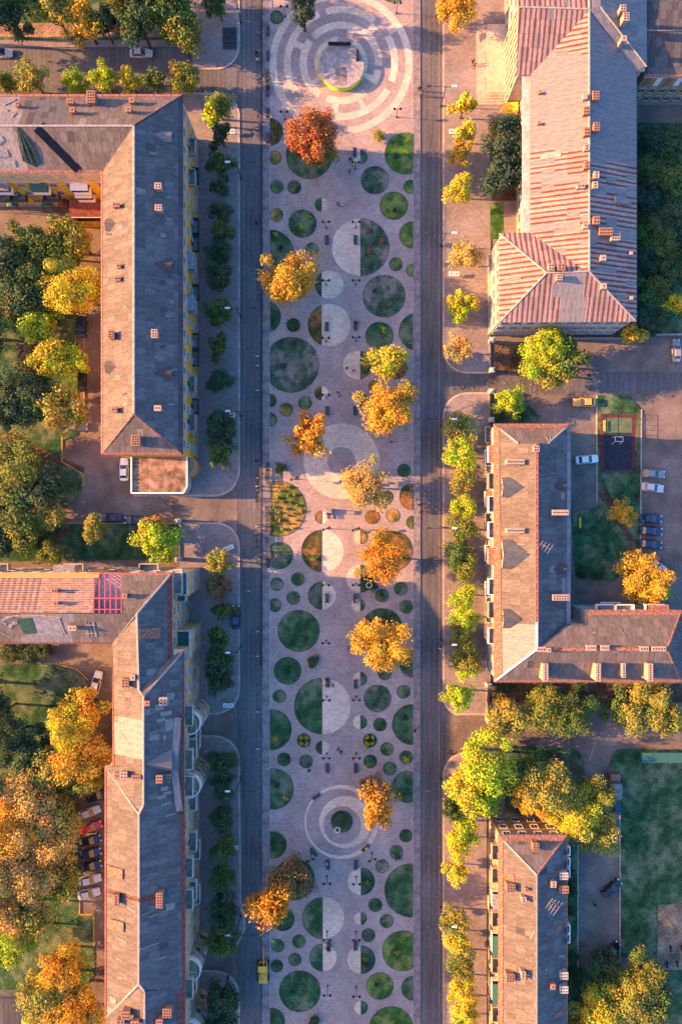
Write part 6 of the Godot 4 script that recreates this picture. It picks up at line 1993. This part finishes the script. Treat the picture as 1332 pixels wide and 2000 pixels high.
# ---------------------------------------------------------------- people: one continuous surface round a posed skeleton
func body_mesh(bones: Array, coat: Color, legs: Color, hair: Color, seat := false) -> ArrayMesh:
	var cell := 0.034
	var lo := Vector3(9, 9, 9)
	var hi := -lo
	for b in bones:
		for e in [0, 1]:
			lo = lo.min(b[e] - Vector3.ONE * (b[2 + e] + 0.07))
			hi = hi.max(b[e] + Vector3.ONE * (b[2 + e] + 0.07))
	var nx := int((hi.x - lo.x) / cell) + 2
	var ny := int((hi.y - lo.y) / cell) + 2
	var nz := int((hi.z - lo.z) / cell) + 2
	var f := PackedFloat32Array()
	f.resize(nx * ny * nz)
	f.fill(1.0)
	for b in bones:
		var a: Vector3 = b[0]
		var d: Vector3 = b[1] - a
		var ll := maxf(d.length_squared(), 1e-6)
		var r := maxf(b[2], b[3]) + 0.08
		var m0: Vector3 = (a.min(b[1]) - Vector3.ONE * r - lo) / cell
		var m1: Vector3 = (a.max(b[1]) + Vector3.ONE * r - lo) / cell
		for z in range(maxi(0, int(m0.z)), mini(nz, int(m1.z) + 1)):
			for y in range(maxi(0, int(m0.y)), mini(ny, int(m1.y) + 1)):
				for x in range(maxi(0, int(m0.x)), mini(nx, int(m1.x) + 1)):
					var p := lo + Vector3(x, y, z) * cell
					var t := clampf((p - a).dot(d) / ll, 0, 1)
					var s: float = p.distance_to(a + d * t) - lerpf(b[2], b[3], t)
					var i := x + nx * (y + ny * z)
					var o := f[i]
					var k := 0.035
					var h := clampf(0.5 + 0.5 * (o - s) / k, 0, 1)
					f[i] = lerpf(o, s, h) - k * h * (1 - h)
	var mb := MB.new()
	var vert := {}
	var get_v := func(x: int, y: int, z: int) -> Vector3:
		var key := x + nx * (y + ny * z)
		if vert.has(key):
			return vert[key]
		var sum := Vector3.ZERO
		var c := 0
		for e in [[0, 1], [0, 2], [0, 4], [1, 3], [1, 5], [2, 3], [2, 6], [3, 7], [4, 5], [4, 6], [5, 7], [6, 7]]:
			var pa := Vector3i(x + (e[0] & 1), y + ((e[0] >> 1) & 1), z + ((e[0] >> 2) & 1))
			var pb := Vector3i(x + (e[1] & 1), y + ((e[1] >> 1) & 1), z + ((e[1] >> 2) & 1))
			var va := f[pa.x + nx * (pa.y + ny * pa.z)]
			var vb := f[pb.x + nx * (pb.y + ny * pb.z)]
			if (va < 0) != (vb < 0):
				sum += Vector3(pa).lerp(Vector3(pb), va / (va - vb))
				c += 1
		vert[key] = lo + (sum / maxi(1, c)) * cell
		return vert[key]
	for z in range(1, nz - 1):
		for y in range(1, ny - 1):
			for x in range(1, nx - 1):
				var v0 := f[x + nx * (y + ny * z)]
				for ax in 3:
					var dx := 1 if ax == 0 else 0
					var dy := 1 if ax == 1 else 0
					var dz := 1 if ax == 2 else 0
					var v1 := f[x + dx + nx * (y + dy + ny * (z + dz))]
					if (v0 < 0) == (v1 < 0):
						continue
					var a: Vector3
					var b: Vector3
					var c: Vector3
					var e: Vector3
					match ax:
						0: a = get_v.call(x, y - 1, z - 1); b = get_v.call(x, y, z - 1); c = get_v.call(x, y, z); e = get_v.call(x, y - 1, z)
						1: a = get_v.call(x - 1, y, z - 1); b = get_v.call(x - 1, y, z); c = get_v.call(x, y, z); e = get_v.call(x, y, z - 1)
						2: a = get_v.call(x - 1, y - 1, z); b = get_v.call(x, y - 1, z); c = get_v.call(x, y, z); e = get_v.call(x - 1, y, z)
					var mid := (a + c) / 2
					var top: float = bones[0][0].y
					var skin := Color(0.52, 0.33, 0.24)
					var hip: float = bones[0][4].y
					if mid.y > top + 0.02:
						mb.col = hair if mid.y > top + 0.15 or mid.x < -0.02 else skin
					elif mid.y > hip:
						mb.col = coat
						if mid.distance_to(bones[0][5]) < 0.1 or mid.distance_to(bones[0][6]) < 0.1:
							mb.col = skin
					else:
						mb.col = legs if mid.y > 0.1 else Color(0.04, 0.035, 0.03)
					if v0 < 0:
						mb.quad(a, b, c, e)
					else:
						mb.quad(e, c, b, a)
	return mb.mesh(M.figure, true)

func skeleton(step: float, sitting: bool) -> Array:
	# faces +x; bone: from, to, radius, radius
	var hip := Vector3(0, 0.92, 0) if not sitting else Vector3(0, 0.55, 0)
	var chest := hip + Vector3(0.02, 0.44, 0)
	var neck := chest + Vector3(0.01, 0.12, 0)
	var handl := chest + Vector3(0.12 - step * 0.5, -0.52, -0.26) if not sitting else Vector3(0.36, 0.62, -0.14)
	var handr := chest + Vector3(0.12 + step * 0.5, -0.52, 0.26) if not sitting else Vector3(0.36, 0.62, 0.14)
	var out := [[neck, neck + Vector3(0.02, 0.10, 0), 0.055, 0.055, hip, handl, handr]]
	out.append([neck + Vector3(0.02, 0.13, 0), neck + Vector3(0.015, 0.20, 0), 0.085, 0.098])
	out.append([neck + Vector3(0.11, 0.14, 0), neck + Vector3(0.10, 0.17, 0), 0.02, 0.016])
	out.append([hip, chest, 0.135, 0.14])
	out.append([hip + Vector3(0, 0.02, -0.07), chest + Vector3(0, 0.02, -0.1), 0.10, 0.10])
	out.append([hip + Vector3(0, 0.02, 0.07), chest + Vector3(0, 0.02, 0.1), 0.10, 0.10])
	for s in [-1.0, 1.0]:
		var hand: Vector3 = handl if s < 0 else handr
		var sh := chest + Vector3(0, 0.06, s * 0.18)
		var elbow := sh.lerp(hand, 0.5) + Vector3(-0.08, -0.02, s * 0.05)
		out.append([sh, elbow, 0.062, 0.05]); out.append([elbow, hand, 0.048, 0.034])
		var dirn := (hand - elbow).normalized()
		out.append([hand, hand + dirn * 0.08, 0.036, 0.034])
		for k in 4:
			out.append([hand + dirn * 0.07 + Vector3(0, 0, (k - 1.5) * 0.022), hand + dirn * (0.13 + 0.012 * (k % 2)) + Vector3(0.02, 0, (k - 1.5) * 0.024), 0.011, 0.010])
		out.append([hand + dirn * 0.03, hand + dirn * 0.07 + Vector3(0.045, 0, 0), 0.013, 0.011])
		var st: float = s * step
		var hj := hip + Vector3(0, -0.04, s * 0.09)
		var knee := Vector3(0.42, 0.5, s * 0.11) if sitting else Vector3(0.05 + st * 0.45, 0.5, s * 0.1)
		var ankle := Vector3(0.46, 0.09, s * 0.11) if sitting else Vector3(st * 0.9 - (0.05 if st < 0 else 0.0), 0.09 + (0.05 if st < -0.1 else 0.0), s * 0.1)
		out.append([hj, knee, 0.088, 0.062]); out.append([knee, ankle, 0.060, 0.042]); out.append([ankle + Vector3(-0.03, -0.05, 0), ankle + Vector3(0.16, -0.055, 0), 0.040, 0.034])
	return out

func people() -> void:
	var looks := [
		["dark jacket and blue jeans", Color(0.02, 0.022, 0.03), Color(0.03, 0.05, 0.11), Color(0.03, 0.02, 0.015)], ["white shirt and dark trousers", Color(0.65, 0.63, 0.6), Color(0.02, 0.02, 0.03), Color(0.06, 0.035, 0.02)],
		["red top and black trousers", Color(0.42, 0.04, 0.04), Color(0.02, 0.02, 0.02), Color(0.1, 0.06, 0.03)], ["grey coat and grey trousers", Color(0.22, 0.23, 0.25), Color(0.1, 0.1, 0.11), Color(0.02, 0.015, 0.01)], ["lime safety vest and dark trousers", Color(0.5, 0.75, 0.04), Color(0.03, 0.03, 0.05), Color(0.5, 0.3, 0.03)]]
	var walk := []
	var sit := []
	for l in looks:
		walk.append(body_mesh(skeleton(0.22, false), l[1], l[2], l[3]))
		sit.append(body_mesh(skeleton(0.0, true), l[1], l[2], l[3]))
	# x, y, heading, look, place
	var list := [[684, 316, 80, 0, "beside the bench under the labyrinth"], [690, 325, 200, 4, "near the small half lawn"], [683, 338, 300, 2, "near the small half lawn"], [660, 402, 10, 0, "on the open plaza paving"], [668, 404, 190, 1, "on the open plaza paving"], [660, 768, 60, 0, "on the paving between two lamps"], [664, 774, 240, 3, "on the paving between two lamps"], [661, 812, 20, 1, "before the wide pale ring"], [677, 721, 90, 0, "on a pale half disc"], [691, 725, 250, 2, "on a pale half disc"], [764, 864, 30, 0, "beside the large golden tree"], [792, 838, 200, 3, "beside the large golden tree"], [680, 1266, 90, 2, "on the shaded paving"], [660, 1461, 120, 0, "beside a small half lawn"], [666, 1468, 300, 3, "beside a small half lawn"], [650, 1337, 10, 2, "at the bench of the largest half disc"], [511, 1820, 90, 4, "on the road by the loader"], [535, 1832, 270, 4, "on a small lawn by the loader"], [487, 1153, 90, 4, "crossing the shaded road"], [922, 126, 90, 0, "by the entrance stairs"], [926, 131, 80, 2, "by the entrance stairs"], [818, 178, 90, 0, "on the grey strip by the road"], [821, 188, 90, 3, "on the grey strip by the road"], [819, 985, 80, 0, "on the grey strip in the sun"], [820, 1000, 90, 0, "on the grey strip in the sun"], [809, 1425, 90, 0, "on the grey strip in the shade"], [858, 1265, 60, 1, "crossing the sunny road"], [1146, 735, 20, 0, "on the side street"], [1158, 1762, 90, 0, "on the back lane"]]
	for y in [70, 108, 122, 160, 220, 232, 245, 438, 530, 548, 575, 698, 716, 742, 764, 900, 934, 950, 958, 972, 978, 1028, 1044, 1056, 1068, 1232, 1280, 1300, 1388, 1420, 1460, 1540]:
		list.append([502 + (y * 7) % 6, y, 90 if y % 3 else 270, [0, 1, 3][(y / 2) % 3], "walking along the iron railing"])
	for p in list:
		var at := q(p[0], p[1])
		at.y = -0.12 if p[0] < 512 or p[0] > 822 and p[0] < 866 else 0.0
		var o := single("person", walk[p[3]], "person in %s %s" % [looks[p[3]][0], p[4]], "person", "people along the boulevard", at, deg_to_rad(p[2]))
		o.position.y += 0.0
	for p in [[695.5, 1163, PI, 3], [695.5, 1172, PI, 1], [639, 1326, 0, 0], [639, 1338, 0, 2], [639, 1684, 0, 1], [695, 632, PI, 0], [641, 1850, 0, 0], [636, 1003, 0, 1], [715, 1653, 2.3, 4]]:
		single("person", sit[p[3]], "person in %s sitting on a plaza bench" % looks[p[3]][0], "person", "people sitting on benches", q(p[0], p[1]), p[2] + PI)

# ---------------------------------------------------------------- small things
func small_things() -> void:
	# white hoops of the light sculptures
	for s in [[720, 1141, 5.2], [659, 1613, 4.8]]:
		var o := thing("hoop_sculpture", "white ring sculpture standing over %s" % ("the dark shrub" if s[1] < 1200 else "the fountain planting"), "sculpture", "", q(s[0], s[1]))
		var m := MB.new()
		for k in 24:
			var a := TAU * k / 24
			var b := TAU * (k + 1) / 24
			m.tube(Vector3(cos(a) * s[2] * 0.1, 2.0, sin(a) * s[2] * 0.1), Vector3(cos(b) * s[2] * 0.1, 2.0, sin(b) * s[2] * 0.1), 0.06, 0.06, 6)
		part(o, "ring", m.mesh(M.white_paint))
		var p := MB.new()
		p.tube(Vector3(s[2] * 0.1, 0, 0), Vector3(s[2] * 0.1, 2.0, 0), 0.05, 0.05, 6)
		part(o, "post", p.mesh(M.white_paint))
	# drink kiosk table and parasol base on the sunlit strip
	var k := thing("drinks_cart", "small grey drinks cart with canopy on the sunlit plaza", "cart", "", q(643, 998))
	var kb := MB.new()
	kb.chamfer(Vector3(0, 0.6, 0), Vector3(1.3, 0.8, 0.9), 0.05)
	part(k, "body", kb.mesh(M.bench_wood))
	var kt := MB.new()
	kt.chamfer(Vector3(0, 2.0, 0), Vector3(1.2, 0.08, 0.8), 0.02)
	part(k, "canopy", kt.mesh(M.tarp_grey))
	for x in [-0.5, 0.5]:
		for z in [-0.33, 0.33]:
			var kp := MB.new()
			kp.tube(Vector3(x, 0.0, z), Vector3(x, 1.98, z), 0.03, 0.03, 6)
			part(k, "post", kp.mesh(M.dark_metal))
	# cables across the side street
	for s in [[[288, 890, 12.0], [289, 1010, 8.0]], [[1166, 1440, 8.0], [1136, 1545, 8.0]], [[217, 0, 9.0], [212, 130, 8.0]]]:
		var c := MB.new()
		var a := q(s[0][0], s[0][1], s[0][2])
		var b := q(s[1][0], s[1][1], s[1][2])
		for j in 10:
			var f := j / 10.0
			var g := (j + 1) / 10.0
			c.tube(a.lerp(b, f) - Vector3(0, 2.0 * f * (1 - f), 0), a.lerp(b, g) - Vector3(0, 2.0 * g * (1 - g), 0), 0.03, 0.03, 5)
		single("overhead_cable", c.mesh(M.dark_metal), "thin overhead cable slung above %s" % ["the side street by the annex", "the back lane", "the northern side street"][0 if s[0][0] == 288 else 1 if s[0][0] > 1000 else 2], "cable")
	# table-tennis table and bins
	var tt := thing("solar_panel_frame", "dark framed grid of glass panels lying on the paved corner", "panel frame", "", q(449, 76))
	for i in 3:
		for j in 4:
			var m := MB.new()
			m.chamfer(Vector3(-0.9 + i * 0.9, 0.25, -1.6 + j * 1.05), Vector3(0.84, 0.06, 0.98), 0.02)
			part(tt, "panel", m.mesh(M.dark_metal))
	for x in [-1.2, 1.2]:
		for z in [-1.9, 1.9]:
			var lg := MB.new()
			lg.tube(Vector3(x, 0, z), Vector3(x, 0.24, z), 0.04, 0.04, 6)
			part(tt, "leg", lg.mesh(M.dark_metal))
	for s in [[666, 1469, 0], [604, 1505, 0], [1045, 701, 0]]:
		var mh := MB.new()
		mh.lathe(Vector3.ZERO, [Vector2(0.38, -0.02), Vector2(0.38, 0.016), Vector2(0.3, 0.024), Vector2(0, 0.024)], 16)
		single("manhole_cover", mh.mesh(M.dark_metal), "round dark manhole cover set in the paving", "manhole cover", "manhole covers", q(s[0], s[1]))
